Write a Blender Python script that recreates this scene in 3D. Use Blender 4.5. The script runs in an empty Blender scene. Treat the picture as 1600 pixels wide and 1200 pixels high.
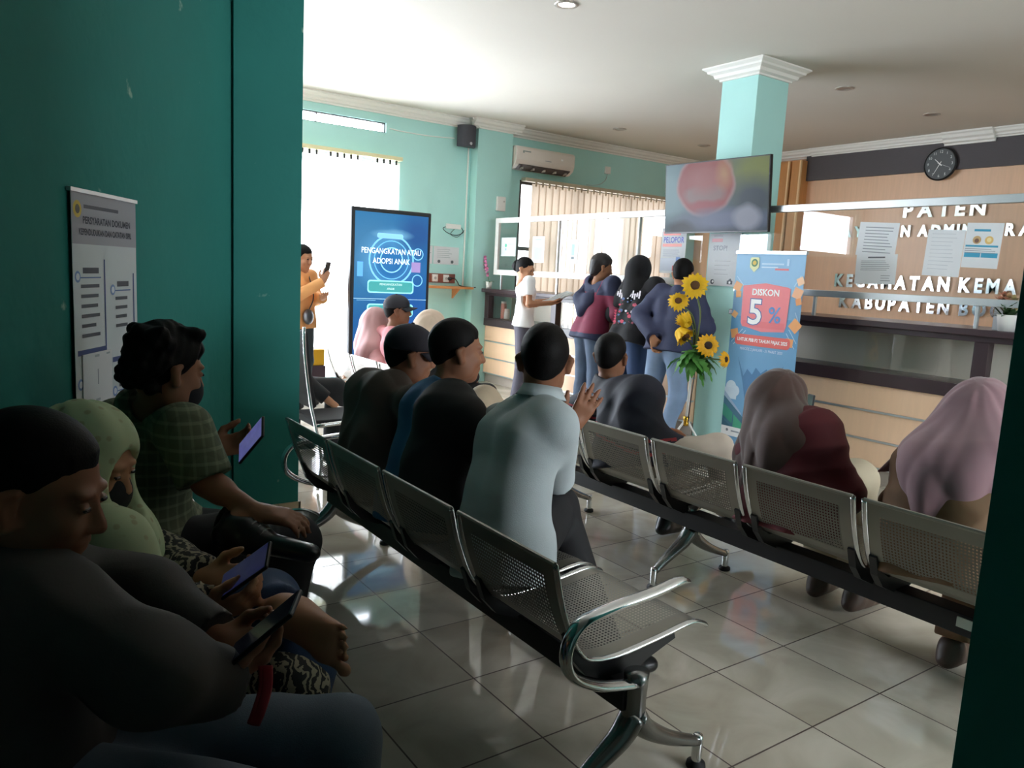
import bpy, bmesh, math, random, os
import numpy as np
from mathutils import Vector, Matrix
random.seed(7)
scene = bpy.context.scene
COL = scene.collection
PI = math.pi

# ---------------------------------------------------------------- camera, world, light, exposure
def R3(pitch, roll, head):
    p, r, h = (math.radians(a) for a in (pitch, roll, head))
    F0 = Vector((math.cos(h), math.sin(h), 0)); R0 = Vector((math.sin(h), -math.cos(h), 0)); Z = Vector((0, 0, 1))
    F = F0*math.cos(p) - Z*math.sin(p); U = Z*math.cos(p) + F0*math.sin(p)
    return R0*math.cos(r) + U*math.sin(r), U*math.cos(r) - R0*math.sin(r), F
R_, U_, F_ = R3(8.156, 2.963, 54.728)
CAM_H = 1.407
cd = bpy.data.cameras.new('camera'); cam = bpy.data.objects.new('camera', cd); COL.objects.link(cam)
cam.matrix_world = Matrix(((R_.x, U_.x, -F_.x, 0), (R_.y, U_.y, -F_.y, 0), (R_.z, U_.z, -F_.z, CAM_H), (0, 0, 0, 1)))
cd.sensor_width = 36; cd.lens = 36*1199.6/1600; cd.clip_start = .05
scene.camera = cam
W = bpy.data.worlds.new('world'); scene.world = W; W.use_nodes = True
W.node_tree.nodes['Background'].inputs[0].default_value = (.85, .93, 1, 1)
W.node_tree.nodes['Background'].inputs[1].default_value = 1.0
scene.view_settings.view_transform = 'Standard'; scene.view_settings.look = 'None'
scene.view_settings.gamma = 1; scene.view_settings.use_curve_mapping = False
scene.view_settings.exposure = 0.0
WIN = 23.0        # radiance of the blown-out daylight behind the blinds and the glazed entrance
FILL_RIGHT = 17.0   # fill light of the added, unseen window in the right wall
WIN_SIDE = 4.2    # softer daylight behind the counter window
scene.cycles.use_denoising = True
scene.cycles.max_bounces = 10; scene.cycles.diffuse_bounces = 6; scene.cycles.glossy_bounces = 5
scene.cycles.transparent_max_bounces = 16
scene.cycles.caustics_reflective = False; scene.cycles.caustics_refractive = False
scene.cycles.sample_clamp_indirect = 8

# ---------------------------------------------------------------- materials
def lin(c):
    if isinstance(c, str):
        c = tuple(int(c[i:i+2], 16)/255 for i in (0, 2, 4))
        return tuple(x/12.92 if x <= .04045 else ((x+.055)/1.055)**2.4 for x in c)
    return c
_M = {}
def mat(name, col, rough=.6, metal=0.0, var=.06, scale=14, bump=0.0, bscale=60, emit=0, spec=.5, coat=0, transl=0, stretch=None, sheen=0):
    key = (name,)
    if key in _M: return _M[key]
    m = bpy.data.materials.new(name); m.use_nodes = True; nt = m.node_tree; N = nt.nodes; L = nt.links
    b = N['Principled BSDF']; c = lin(col)
    b.inputs['Roughness'].default_value = rough; b.inputs['Metallic'].default_value = metal
    b.inputs['Specular IOR Level'].default_value = spec; b.inputs['Coat Weight'].default_value = coat
    b.inputs['Coat Roughness'].default_value = .05
    if sheen: b.inputs['Sheen Weight'].default_value = sheen
    tc = N.new('ShaderNodeTexCoord'); src = tc.outputs['Object']
    if stretch:
        mp = N.new('ShaderNodeMapping'); mp.inputs['Scale'].default_value = stretch; L.new(src, mp.inputs[0]); src = mp.outputs[0]
    nz = N.new('ShaderNodeTexNoise'); nz.inputs['Scale'].default_value = scale; nz.inputs['Detail'].default_value = 4
    L.new(src, nz.inputs['Vector'])
    mx = N.new('ShaderNodeMix'); mx.data_type = 'RGBA'
    mx.inputs['A'].default_value = (*[min(1, x*(1-var)) for x in c], 1); mx.inputs['B'].default_value = (*[min(1, x*(1+var)) for x in c], 1)
    L.new(nz.outputs['Fac'], mx.inputs['Factor']); L.new(mx.outputs['Result'], b.inputs['Base Color'])
    if bump:
        nb = N.new('ShaderNodeTexNoise'); nb.inputs['Scale'].default_value = bscale; L.new(src, nb.inputs['Vector'])
        bp = N.new('ShaderNodeBump'); bp.inputs['Strength'].default_value = bump; bp.inputs['Distance'].default_value = .01
        L.new(nb.outputs['Fac'], bp.inputs['Height']); L.new(bp.outputs[0], b.inputs['Normal'])
    if emit:
        L.new(mx.outputs['Result'], b.inputs['Emission Color']); b.inputs['Emission Strength'].default_value = emit
    if transl:
        t = N.new('ShaderNodeBsdfTranslucent'); L.new(mx.outputs['Result'], t.inputs[0])
        ms = N.new('ShaderNodeMixShader'); ms.inputs[0].default_value = transl
        L.new(b.outputs[0], ms.inputs[1]); L.new(t.outputs[0], ms.inputs[2]); L.new(ms.outputs[0], N['Material Output'].inputs[0])
    _M[key] = m
    return m
def emitter(name, col, strength):
    if (name,) in _M: return _M[(name,)]
    m = bpy.data.materials.new(name); m.use_nodes = True; N = m.node_tree.nodes; N.remove(N['Principled BSDF'])
    e = N.new('ShaderNodeEmission'); e.inputs[0].default_value = (*lin(col), 1); e.inputs[1].default_value = strength
    m.node_tree.links.new(e.outputs[0], N['Material Output'].inputs[0]); _M[(name,)] = m
    return m
def glass_mat(name='clear_glass', tint=(1, 1, 1), k=1.8):
    if (name,) in _M: return _M[(name,)]
    m = bpy.data.materials.new(name); m.use_nodes = True; N = m.node_tree.nodes; L = m.node_tree.links; N.remove(N['Principled BSDF'])
    t = N.new('ShaderNodeBsdfTransparent'); t.inputs[0].default_value = (*tint, 1)
    g = N.new('ShaderNodeBsdfGlossy'); g.inputs['Roughness'].default_value = 0
    ge = N.new('ShaderNodeNewGeometry'); dt = N.new('ShaderNodeVectorMath'); dt.operation = 'DOT_PRODUCT'
    L.new(ge.outputs['Normal'], dt.inputs[0]); L.new(ge.outputs['Incoming'], dt.inputs[1])
    def mth(op, x, y=None):
        n = N.new('ShaderNodeMath'); n.operation = op
        for i, v in enumerate((x, y)):
            if isinstance(v, (int, float)): n.inputs[i].default_value = v
            elif v is not None: L.new(v, n.inputs[i])
        return n.outputs[0]
    sch = mth('ADD', mth('MULTIPLY', mth('POWER', mth('SUBTRACT', 1.0, mth('ABSOLUTE', dt.outputs['Value'])), 5.0), .9), .048*k/1.8)
    ms = N.new('ShaderNodeMixShader'); L.new(sch, ms.inputs[0])
    L.new(t.outputs[0], ms.inputs[1]); L.new(g.outputs[0], ms.inputs[2]); L.new(ms.outputs[0], N['Material Output'].inputs[0])
    _M[(name,)] = m
    return m

# ---------------------------------------------------------------- object helpers
def tag(o, label=None, cat=None, group=None, kind=None):
    if label: o['label'] = label
    if cat: o['category'] = cat
    if group: o['group'] = group
    if kind: o['kind'] = kind
    return o
def thing(name, label, cat, loc=(0, 0, 0), rotz=0, group=None):
    o = bpy.data.objects.new(name, None); COL.objects.link(o); o.location = loc; o.rotation_euler = (0, 0, rotz); o.empty_display_size = .1
    return tag(o, label, cat, group)
def link(name, me, mats, parent=None, world=False):
    """link a mesh; world=True: the mesh is in world space although its parent is placed"""
    o = bpy.data.objects.new(name, me); COL.objects.link(o)
    if mats is not None:
        for m in (mats if isinstance(mats, (list, tuple)) else [mats]): me.materials.append(m)
    if parent:
        o.parent = parent
        if world:
            bpy_loc = Matrix.Translation(parent.location) @ parent.rotation_euler.to_matrix().to_4x4()
            o.matrix_parent_inverse = bpy_loc.inverted()
    return o
def obj(name, bm, mats, parent=None, smooth=False, world=False, bevel=0):
    me = bpy.data.meshes.new(name)
    bmesh.ops.recalc_face_normals(bm, faces=bm.faces)
    bm.to_mesh(me); bm.free()
    if smooth: me.polygons.foreach_set('use_smooth', [True]*len(me.polygons))
    o = link(name, me, mats, parent, world)
    if bevel:
        md = o.modifiers.new('bevel', 'BEVEL'); md.width = bevel; md.segments = 2; md.limit_method = 'ANGLE'
    return o
def bmn(): return bmesh.new()
def box(bm, x0, x1, y0, y1, z0, z1, mi=0, rot=None):
    vs = [bm.verts.new(p) for p in ((x0,y0,z0),(x1,y0,z0),(x1,y1,z0),(x0,y1,z0),(x0,y0,z1),(x1,y0,z1),(x1,y1,z1),(x0,y1,z1))]
    if rot is not None:
        for v in vs: v.co = rot @ v.co
    for f in ((0,3,2,1),(4,5,6,7),(0,1,5,4),(1,2,6,5),(2,3,7,6),(3,0,4,7)):
        bm.faces.new([vs[i] for i in f]).material_index = mi
    return vs
def frame_axes(d):
    d = d.normalized(); a = Vector((0, 0, 1)) if abs(d.z) < .95 else Vector((1, 0, 0))
    s = d.cross(a).normalized(); return s, s.cross(d).normalized()
def smooth_path(pts, n=6):
    P = [Vector(p) for p in pts]
    if len(P) < 3 or n <= 1: return P
    out = []
    Q = [P[0]*2-P[1]] + P + [P[-1]*2-P[-2]]
    for i in range(1, len(Q)-2):
        for k in range(n):
            t = k/n; a, b, c, d = Q[i-1:i+3]
            out.append(.5*((2*b)+(c-a)*t+(2*a-5*b+4*c-d)*t*t+(3*b-a-3*c+d)*t**3))
    out.append(P[-1]); return out
def tube(bm, pts, r, seg=10, n=6, flat=1.0, side=None, mi=0, cap=True):
    """r: a number or one per point; flat scales the second cross axis; side: fixed first cross axis"""
    P = smooth_path(pts, n)
    if isinstance(r, (list, tuple)):
        rr = [v.x for v in smooth_path([(q, 0, 0) for q in r], n)]
    else: rr = [r]*len(P)
    rings = []; prev = None
    for i, p in enumerate(P):
        d = (P[min(i+1, len(P)-1)] - P[max(i-1, 0)]).normalized()
        if side is not None:
            s = Vector(side); s = (s - d*s.dot(d)).normalized()
        elif prev is None: s = frame_axes(d)[0]
        else: s = (prev - d*prev.dot(d)).normalized()
        prev = s; t = d.cross(s)
        rings.append([bm.verts.new(p + s*math.cos(2*PI*k/seg)*rr[i] + t*math.sin(2*PI*k/seg)*rr[i]*flat) for k in range(seg)])
    for a, b in zip(rings, rings[1:]):
        for k in range(seg): bm.faces.new((a[k], a[(k+1) % seg], b[(k+1) % seg], b[k])).material_index = mi
    if cap:
        bm.faces.new(rings[0][::-1]).material_index = mi; bm.faces.new(rings[-1]).material_index = mi
def lathe(bm, prof, c=(0, 0, 0), seg=24, mi=0, axis=None):
    """prof: (radius, height) list"""
    M = Matrix.Translation(Vector(c))
    if axis is not None: M = M @ Vector((0, 0, 1)).rotation_difference(Vector(axis)).to_matrix().to_4x4()
    rings = []
    for r, z in prof:
        if r < 1e-6: rings.append([bm.verts.new(M @ Vector((0, 0, z)))])
        else: rings.append([bm.verts.new(M @ Vector((r*math.cos(2*PI*k/seg), r*math.sin(2*PI*k/seg), z))) for k in range(seg)])
    for a, b in zip(rings, rings[1:]):
        for k in range(seg):
            q = [a[k % len(a)], a[(k+1) % len(a)], b[(k+1) % len(b)], b[k % len(b)]]
            u = []
            for v in q:
                if v not in u: u.append(v)
            if len(u) > 2: bm.faces.new(u).material_index = mi
def prism(bm, poly, lo, hi, plane='XZ', mi=0):
    """extrude a 2-D outline between lo and hi along the missing axis"""
    def P(a, b, c): return {'XZ': (a, c, b), 'YZ': (c, a, b), 'XY': (a, b, c)}[plane]
    A = [bm.verts.new(P(a, b, lo)) for a, b in poly]; B = [bm.verts.new(P(a, b, hi)) for a, b in poly]
    n = len(poly)
    bm.faces.new(A).material_index = mi; bm.faces.new(B[::-1]).material_index = mi
    for i in range(n): bm.faces.new((A[i], B[i], B[(i+1) % n], A[(i+1) % n])).material_index = mi
def struct(name, bm, m, parent=None, **k):
    o = obj(name, bm, m, parent, **k)
    if not parent: o['kind'] = 'structure'
    return o
def text_mesh(body, size, align='CENTER', extrude=0.0, bold=0.0, sx=1.0, bevel=0.0):
    cu = bpy.data.curves.new('t', 'FONT'); cu.body = body; cu.size = size; cu.align_x = align; cu.align_y = 'CENTER'
    cu.extrude = extrude; cu.offset = bold; cu.bevel_depth = bevel; cu.resolution_u = 3
    o = bpy.data.objects.new('t', cu); COL.objects.link(o)
    dg = bpy.context.evaluated_depsgraph_get(); dg.update()
    me = bpy.data.meshes.new_from_object(o.evaluated_get(dg))
    bpy.data.objects.remove(o); bpy.data.curves.remove(cu)
    if sx != 1.0: me.transform(Matrix.Diagonal((sx, 1, 1, 1)))
    return me
def facing(origin, right, up):
    """matrix that maps (x right, y up, z towards viewer) of a printed sheet into space"""
    r = Vector(right).normalized(); u = Vector(up).normalized(); n = r.cross(u)
    return Matrix(((r.x, u.x, n.x, origin[0]), (r.y, u.y, n.y, origin[1]), (r.z, u.z, n.z, origin[2]), (0, 0, 0, 1)))
_C = {}
def ink(c, rough=.5, emit=0):
    k = f'ink_{c}_{rough}_{emit}'
    return mat(k, c, rough, var=.03, emit=emit)
def art(name, M, items, parent=None, world=True, emit=0, rough=.5, step=.0006):
    """printed artwork: rects, polygons, discs and lettering merged into one mesh"""
    bm = bmn(); mats = []; idx = {}
    def mi(c):
        if c not in idx: idx[c] = len(mats); mats.append(ink(c, rough, emit))
        return idx[c]
    for ii, it in enumerate(items):
        kind, c, lay = it[0], it[1], it[2]; z = lay*step+ii*.00003; k = mi(c)
        if kind == 'rect':
            x, y, w, h = it[3:7]; pts = [(x, y), (x+w, y), (x+w, y+h), (x, y+h)]
        elif kind == 'rrect':
            x, y, w, h, r = it[3:8]; pts = []
            for cx, cy, a0 in ((x+w-r, y+r, -90), (x+w-r, y+h-r, 0), (x+r, y+h-r, 90), (x+r, y+r, 180)):
                for q in range(5):
                    a = math.radians(a0+q*22.5); pts.append((cx+r*math.cos(a), cy+r*math.sin(a)))
        elif kind == 'disc':
            x, y, r = it[3:6]; pts = [(x+r*math.cos(2*PI*q/28), y+r*math.sin(2*PI*q/28)) for q in range(28)]
        elif kind == 'ring':
            x, y, r, w = it[3:7]
            for q in range(36):
                a, b = 2*PI*q/36, 2*PI*(q+1)/36
                f = bm.faces.new([bm.verts.new(M @ Vector((x+rr*math.cos(t), y+rr*math.sin(t), z))) for rr, t in ((r, a), (r, b), (r-w, b), (r-w, a))]); f.material_index = k
            continue
        elif kind == 'poly': pts = it[3]
        elif kind == 'text':
            s, x, y, size, align, sx, bold = (list(it[3:])+['CENTER', 1.0, 0.0])[:7] if len(it) < 10 else it[3:10]
            me = text_mesh(s, size, align, 0, bold, sx); me.transform(M @ Matrix.Translation((x, y, z)))
            n0 = len(bm.faces); bm.from_mesh(me); bm.faces.ensure_lookup_table()
            for f in bm.faces[n0:]: f.material_index = k
            bpy.data.meshes.remove(me); continue
        f = bm.faces.new([bm.verts.new(M @ Vector((p[0], p[1], z))) for p in pts]); f.material_index = k
    me = bpy.data.meshes.new(name); bm.to_mesh(me); bm.free()
    return link(name, me, mats, parent, world)
def T(s, c, lay, x, y, size, align='CENTER', sx=1.0, bold=0.0): return ('text', c, lay, s, x, y, size, align, sx, bold)
# ================================================================ SETTING
CEIL = 3.27; YW = 8.5; XW = 9.4; XC = 5.4
teal = mat('teal_wall_paint', 'B0DFDA', .6, var=.05, scale=3, bump=.12, bscale=25, spec=.3)
def shaded_teal_mat():
    m = mat('scuffed_shaded_teal_paint', '33807A', .7, var=.10, scale=2.2, bump=.25, bscale=18, spec=.12)  # wall teal darkened to stand for foreground shade; the scuffs are wear
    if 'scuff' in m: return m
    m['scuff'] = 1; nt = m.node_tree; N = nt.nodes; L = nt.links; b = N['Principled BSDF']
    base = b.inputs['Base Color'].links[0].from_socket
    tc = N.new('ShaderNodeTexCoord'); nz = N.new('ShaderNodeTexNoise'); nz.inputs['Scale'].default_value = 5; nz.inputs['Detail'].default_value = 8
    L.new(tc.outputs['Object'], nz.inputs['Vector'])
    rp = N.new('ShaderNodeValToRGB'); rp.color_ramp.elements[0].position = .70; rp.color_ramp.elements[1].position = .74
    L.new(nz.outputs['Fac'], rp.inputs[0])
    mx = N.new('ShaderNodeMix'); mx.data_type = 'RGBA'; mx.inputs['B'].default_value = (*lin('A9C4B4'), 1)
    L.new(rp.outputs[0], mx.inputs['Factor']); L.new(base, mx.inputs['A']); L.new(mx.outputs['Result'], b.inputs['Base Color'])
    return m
teal_shaded = shaded_teal_mat()
white = mat('ceiling_white', 'D4CEC4', .8, var=.02, scale=2)
moulding = mat('moulding_white', 'EDEAE4', .6, var=.02)
wood = mat('veneer_wood', 'E6BA98', .38, var=.10, scale=6, stretch=(6, 6, .5))
wood_pale = mat('pale_veneer', 'EDC7A6', .4, var=.06, scale=6, stretch=(6, 5, .6))
wood_slat = mat('orange_slat_wood', 'C98D55', .4, var=.10, scale=6, stretch=(6, 6, .5))
wood_edge = mat('light_slat_edge', 'F0CC9C', .4)
darkwood = mat('dark_brown_laminate', '3A2B30', .3, var=.08, scale=8)
band_m = mat('charcoal_fascia', '4B4548', .6, var=.12, scale=10, stretch=(1, 3, 12))
silver = mat('brushed_aluminium', 'C9CDD0', .32, metal=.85, var=.04, scale=30)
alu_white = mat('white_aluminium', 'E8E6E4', .4, var=.03)
chrome = mat('chrome', 'D8DADC', .14, metal=1.0, var=.02)
plastic_w = mat('white_plastic', 'E8E6E2', .4, var=.02)
plastic_k = mat('black_plastic', '16171A', .4, var=.08)
rubber = mat('black_rubber', '0C0C0D', .7, var=.1)
paper = mat('white_paper', 'E9EBEE', .7, var=.02, transl=.25)
glass = glass_mat()

def floor_mat():
    m = bpy.data.materials.new('polished_floor_tiles'); m.use_nodes = True; nt = m.node_tree; N = nt.nodes; L = nt.links; b = N['Principled BSDF']
    def math_(op, a, c=None):
        n = N.new('ShaderNodeMath'); n.operation = op
        for i, v in enumerate((a, c)):
            if v is None: continue
            if isinstance(v, (int, float)): n.inputs[i].default_value = v
            else: L.new(v, n.inputs[i])
        return n.outputs[0]
    tc = N.new('ShaderNodeTexCoord'); sp = N.new('ShaderNodeSeparateXYZ'); L.new(tc.outputs['Object'], sp.inputs[0])
    gx = math_('SUBTRACT', sp.outputs[0], 1.3859); gy = math_('SUBTRACT', sp.outputs[1], 2.4987)
    px = math_('PINGPONG', gx, .2); py = math_('PINGPONG', gy, .2)
    grout = math_('LESS_THAN', math_('MINIMUM', px, py), .0028)
    cx = math_('FLOOR', math_('DIVIDE', gx, .4)); cy = math_('FLOOR', math_('DIVIDE', gy, .4))
    cb = N.new('ShaderNodeCombineXYZ'); L.new(cx, cb.inputs[0]); L.new(cy, cb.inputs[1])
    wn = N.new('ShaderNodeTexWhiteNoise'); L.new(cb.outputs[0], wn.inputs['Vector'])
    add = N.new('ShaderNodeVectorMath'); add.operation = 'MULTIPLY_ADD'; L.new(wn.outputs['Color'], add.inputs[0]); add.inputs[1].default_value = (9, 9, 9); L.new(tc.outputs['Object'], add.inputs[2])
    nz = N.new('ShaderNodeTexNoise'); nz.inputs['Scale'].default_value = 3.2; nz.inputs['Detail'].default_value = 6; nz.inputs['Distortion'].default_value = .8; L.new(add.outputs[0], nz.inputs['Vector'])
    rp = N.new('ShaderNodeValToRGB'); e = rp.color_ramp.elements
    e[0].position = .3; e[0].color = (*lin('A9A090'), 1); e[1].position = .68; e[1].color = (*lin('C9C2B4'), 1)
    L.new(nz.outputs['Fac'], rp.inputs[0])
    mx = N.new('ShaderNodeMix'); mx.data_type = 'RGBA'; mx.inputs['B'].default_value = (*lin('4A3C36'), 1)
    L.new(grout, mx.inputs['Factor']); L.new(rp.outputs[0], mx.inputs['A']); L.new(mx.outputs['Result'], b.inputs['Base Color'])
    ro = math_('ADD', math_('MULTIPLY', grout, .5), .055); L.new(ro, b.inputs['Roughness'])
    b.inputs['Specular IOR Level'].default_value = .6
    return m

bm = bmn(); box(bm, -3.2, XW, -2.6, YW, -.1, 0); struct('floor', bm, floor_mat())
bm = bmn(); box(bm, -3.2, XW+.2, -2.6, YW+.2, CEIL, CEIL+.12); struct('ceiling', bm, white)
# wall with the windows (left), wall behind the counter (front), closed walls behind the camera
def wall_with_holes(name, x0, x1, z0, z1, holes, y, t, m):
    """wall in the XZ plane with rectangular openings"""
    xs = sorted({x0, x1, *[h[0] for h in holes], *[h[1] for h in holes]}); zs = sorted({z0, z1, *[h[2] for h in holes], *[h[3] for h in holes]})
    bm = bmn()
    for a, b in zip(xs, xs[1:]):
        for c, d in zip(zs, zs[1:]):
            if any(h[0] <= (a+b)/2 <= h[1] and h[2] <= (c+d)/2 <= h[3] for h in holes): continue
            box(bm, a, b, y, y+t, c, d)
    bmesh.ops.remove_doubles(bm, verts=bm.verts, dist=1e-5)
    return struct(name, bm, m)
ENT = (-.6, 2.55, 0, 2.55); WIN1 = (2.86, 4.14, .10, 2.62); CLER = (2.7, 4.03, 2.955, 3.07); WIN3 = (5.97, 8.86, 1.0, 2.64); WIN4 = (-3.0, -1.35, 2.05, 2.85)
wall_with_holes('wall_left', -3.2, XW+.2, 0, CEIL, [ENT, WIN1, CLER, WIN3, WIN4], YW, .15, teal)
bm = bmn(); box(bm, XW, XW+.2, -2.6, YW, 0, CEIL); struct('wall_front', bm, wood)
FILL_WIN = (2.3, 4.9, .9, 2.6)  # added opening out of view, placed for fill light
wall_with_holes('wall_right', -3.2, XW+.2, 0, CEIL, [FILL_WIN], -2.75, .15, teal)
bm = bmn(); box(bm, -3.35, -3.2, -2.6, YW+.15, 0, CEIL); struct('wall_rear', bm, mat('dull_plaster', '8F8A80'))
# pilaster in the window wall
bm = bmn(); box(bm, 5.2, 5.72, YW-.16, YW, 0, CEIL); struct('wall_pilaster', bm, teal)
# slanted partition with the notice, ending in the near pillar
PW0 = Vector((1.10, 4.10, 0)); PWD = Vector((.52, .854, 0)).normalized(); PWN = Vector((PWD.y, -PWD.x, 0))
def slab(a, b, n, t, z0, z1):
    bm = bmn(); P = [a, b, b-n*t, a-n*t]
    lo = [bm.verts.new((p.x, p.y, z0)) for p in P]; hi = [bm.verts.new((p.x, p.y, z1)) for p in P]
    bm.faces.new(lo); bm.faces.new(hi)
    for i in range(4): bm.faces.new((lo[i], lo[(i+1) % 4], hi[(i+1) % 4], hi[i]))
    return bm
struct('wall_near', slab(PW0 - PWD*6.6, PW0 + PWD*.05, PWN, .14, 0, CEIL), teal_shaded)
bm = bmn(); box(bm, 1.101, 1.452, 4.07, 4.42, 0, CEIL); struct('pillar_left', bm, teal_shaded)
skirt = mat('beige_skirting_tile', 'C9B295', .3, var=.08, scale=5)
bm = bmn()
for k in range(3): box(bm, 1.10+k*.12, 1.10+k*.12+(.1175 if k < 2 else .123), 4.058, 4.07, 0, .085)
box(bm, 1.452, 1.463, 4.058, 4.42, 0, .085); struct('baseboard_pillar', bm, skirt)
# near right pillar, lengthened out of view to block side light; round-column in the counter line
bm = bmn(); box(bm, 1.62, 1.90, -2.6, .648, 0, CEIL); struct('pillar_right_light_block', bm, teal_shaded)
bm = bmn(); box(bm, 5.46, 5.87, 4.385, 4.765, 0, CEIL); struct('pillar_middle', bm, teal)
# mouldings
def cornice(bm, a, b, n, prof):
    """profile (out, down) swept from a to b along the wall with inward normal n"""
    a, b, n = Vector(a), Vector(b), Vector(n)
    for p, q in zip(prof, prof[1:]):
        bm.faces.new([bm.verts.new(x) for x in (a+n*p[0]-Vector((0, 0, p[1])), b+n*p[0]-Vector((0, 0, p[1])), b+n*q[0]-Vector((0, 0, q[1])), a+n*q[0]-Vector((0, 0, q[1])))])
    for e in (a, b): bm.faces.new([bm.verts.new(e+n*p[0]-Vector((0, 0, p[1]))) for p in prof])
CP = [(0, 0), (.12, 0), (.12, .015), (.10, .025), (.085, .05), (.055, .065), (.05, .085), (.02, .095), (.02, .11), (0, .11)]
bm = bmn(); cornice(bm, (-3.2, YW, CEIL), (5.2, YW, CEIL), (0, -1, 0), CP); cornice(bm, (5.10, YW-.16, CEIL), (5.82, YW-.16, CEIL), (0, -1, 0), CP)
cornice(bm, (5.2, YW-.2, CEIL), (5.2, YW, CEIL), (-1, 0, 0), CP); cornice(bm, (5.72, YW, CEIL), (5.72, YW-.2, CEIL), (1, 0, 0), CP)
cornice(bm, (5.72, YW, CEIL), (XW, YW, CEIL), (0, -1, 0), CP); struct('trim_1', bm, moulding)
bm = bmn(); cornice(bm, (XW-.05, 6.5, CEIL), (XW-.05, 4.75, CEIL), (-1, 0, 0), [(x*.8, z*.9) for x, z in CP]); cornice(bm, (XW, 8.5, CEIL), (XW, 6.5, CEIL), (-1, 0, 0), CP)
cornice(bm, (XW-.05, 4.75, CEIL), (XW-.05, 4.2, CEIL), (-1, 0, 0), [(x*1.1, z*1.25) for x, z in CP]); cornice(bm, (XW-.05, 4.2, CEIL), (XW-.05, -2.6, CEIL), (-1, 0, 0), [(x*.8, z*.9) for x, z in CP]); struct('trim_2', bm, moulding)
bm = bmn()
KP = [(.13, 0), (.13, .012), (.10, .03), (.095, .045), (.06, .06), (.05, .085), (.02, .095), (.02, .11), (0, .11)]
rings = []
for o, d in KP:
    rings.append([bm.verts.new(p) for p in ((5.46-o, 4.385-o, CEIL-d), (5.87+o, 4.385-o, CEIL-d), (5.87+o, 4.765+o, CEIL-d), (5.46-o, 4.765+o, CEIL-d))])
for a, b in zip(rings, rings[1:]):
    for i in range(4): bm.faces.new((a[i], a[(i+1) % 4], b[(i+1) % 4], b[i]))
struct('trim_3', bm, moulding)
# fascia above the veneer wall, vertical slats
bm = bmn(); box(bm, XW-.05, XW, -2.6, 6.58, 2.86, CEIL); struct('trim_4', bm, band_m)
bm = bmn()
for k in range(6):
    y = 6.56+k*.185
    box(bm, XW-.16, XW-.001, y, y+.16, .0, 3.12, 0); box(bm, XW-.19, XW-.16, y+.0, y+.022, 0, 3.12, 1)
struct('trim_5', bm, [wood_slat, wood_edge])

# ---------------------------------------------------------------- windows and entrance
day = emitter('daylight_pane', 'EAF3FF', WIN); day2 = emitter('soft_daylight_pane', 'F1F5FA', WIN_SIDE)
frame_dark = mat('dark_window_frame', '2C2622', .4)
def window(name, h, fm, pane_m, mull=(), trans=(), fw=.05, wy=None):
    wy = YW if wy is None else wy; bm = bmn(); x0, x1, z0, z1 = h; y0, y1 = wy+.03, wy+.10
    for a, b, c, d in ((x0, x1, z1-fw, z1), (x0, x1, z0, z0+fw), (x0, x0+fw, z0+fw, z1-fw), (x1-fw, x1, z0+fw, z1-fw)): box(bm, a, b, y0, y1, c, d)
    for x in mull: box(bm, x-fw/2, x+fw/2, y0+.004, y1-.004, z0+fw, z1-fw)
    for z in trans: box(bm, x0+fw, x1-fw, y0+.008, y1-.008, z-fw/2, z+fw/2)
    r = struct(name, bm, fm)
    bm = bmn(); yp = wy+.105 if wy > 0 else wy+.02; box(bm, x0+.01, x1-.01, yp, yp+.01, z0+.01, z1-.01); obj('window_pane', bm, pane_m, r)
    return r
window('window_1', WIN1, alu_white, day, (3.5,), (), .04)
window('window_2', CLER, frame_dark, day, (3.2,), (), .012)
window('window_3', WIN3, frame_dark, day2, (6.95, 7.9), (1.75,))
window('window_4', WIN4, alu_white, day, (), (), .05)
window('fill_window', FILL_WIN, alu_white, emitter('added_fill_pane', 'F2F6FC', FILL_RIGHT), (3.6,), (), .05, -2.75)  # unseen window added to brighten pillar face, floor and far wall
window('door_1', ENT, alu_white, day, (.45, 1.5), (), .05)

# vertical blinds
blind_w = mat('white_blind_fabric', 'F2F1EA', .8, var=.02, transl=.72)
blind_b = mat('beige_blind_fabric', 'CDBBA8', .8, var=.04, transl=.5)
def blinds(label, x0, x1, z0, z1, y, m, railm, w=.089, ang=35, skip=(), group=None):
    t = thing('vertical_blind', label, 'blind', ((x0+x1)/2, y, z1))
    bm = bmn(); box(bm, x0-.03, x1+.03, y-.03, YW-.001, z1, z1+.045); obj('head_rail', bm, railm, t, world=True, bevel=.004)
    n = int((x1-x0)/(w*.86))
    for i in range(n):
        if i in skip: continue
        x = x0+(i+.5)*(x1-x0)/n; a = math.radians(ang+random.uniform(-7, 7)); bm = bmn()
        pts = []
        for k in range(5):
            u = (k/4-.5)*w; c = .006*math.cos(u/w*PI)
            pts.append((x+u*math.cos(a)-c*math.sin(a), y-u*math.sin(a)+c*math.cos(a)))
        for p, q in zip(pts, pts[1:]): bm.faces.new([bm.verts.new(v) for v in ((p[0], p[1], z0), (q[0], q[1], z0), (q[0], q[1], z1-.02), (p[0], p[1], z1-.02))])
        s = obj('slat', bm, m, t, world=True, smooth=True)
        bm = bmn(); box(bm, x-.012, x+.012, y-.004, y+.004, z1-.05, z1); obj('hanger', bm, plastic_k if m is blind_w else railm, s, world=True)
    return t
blinds('white vertical blind, blown out by daylight, behind the tall kiosk', 2.80, 4.17, .12, 2.645, YW-.09, blind_w, mat('cream_rail', 'D9D2A8', .5), skip=(5, 11, 12))
blinds('beige vertical blind in the window under the air conditioner', 6.02, 8.82, .98, 2.62, YW-.07, blind_b, mat('beige_rail', 'C9BDA4', .5), ang=9, skip=(0,), w=.127)

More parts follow.
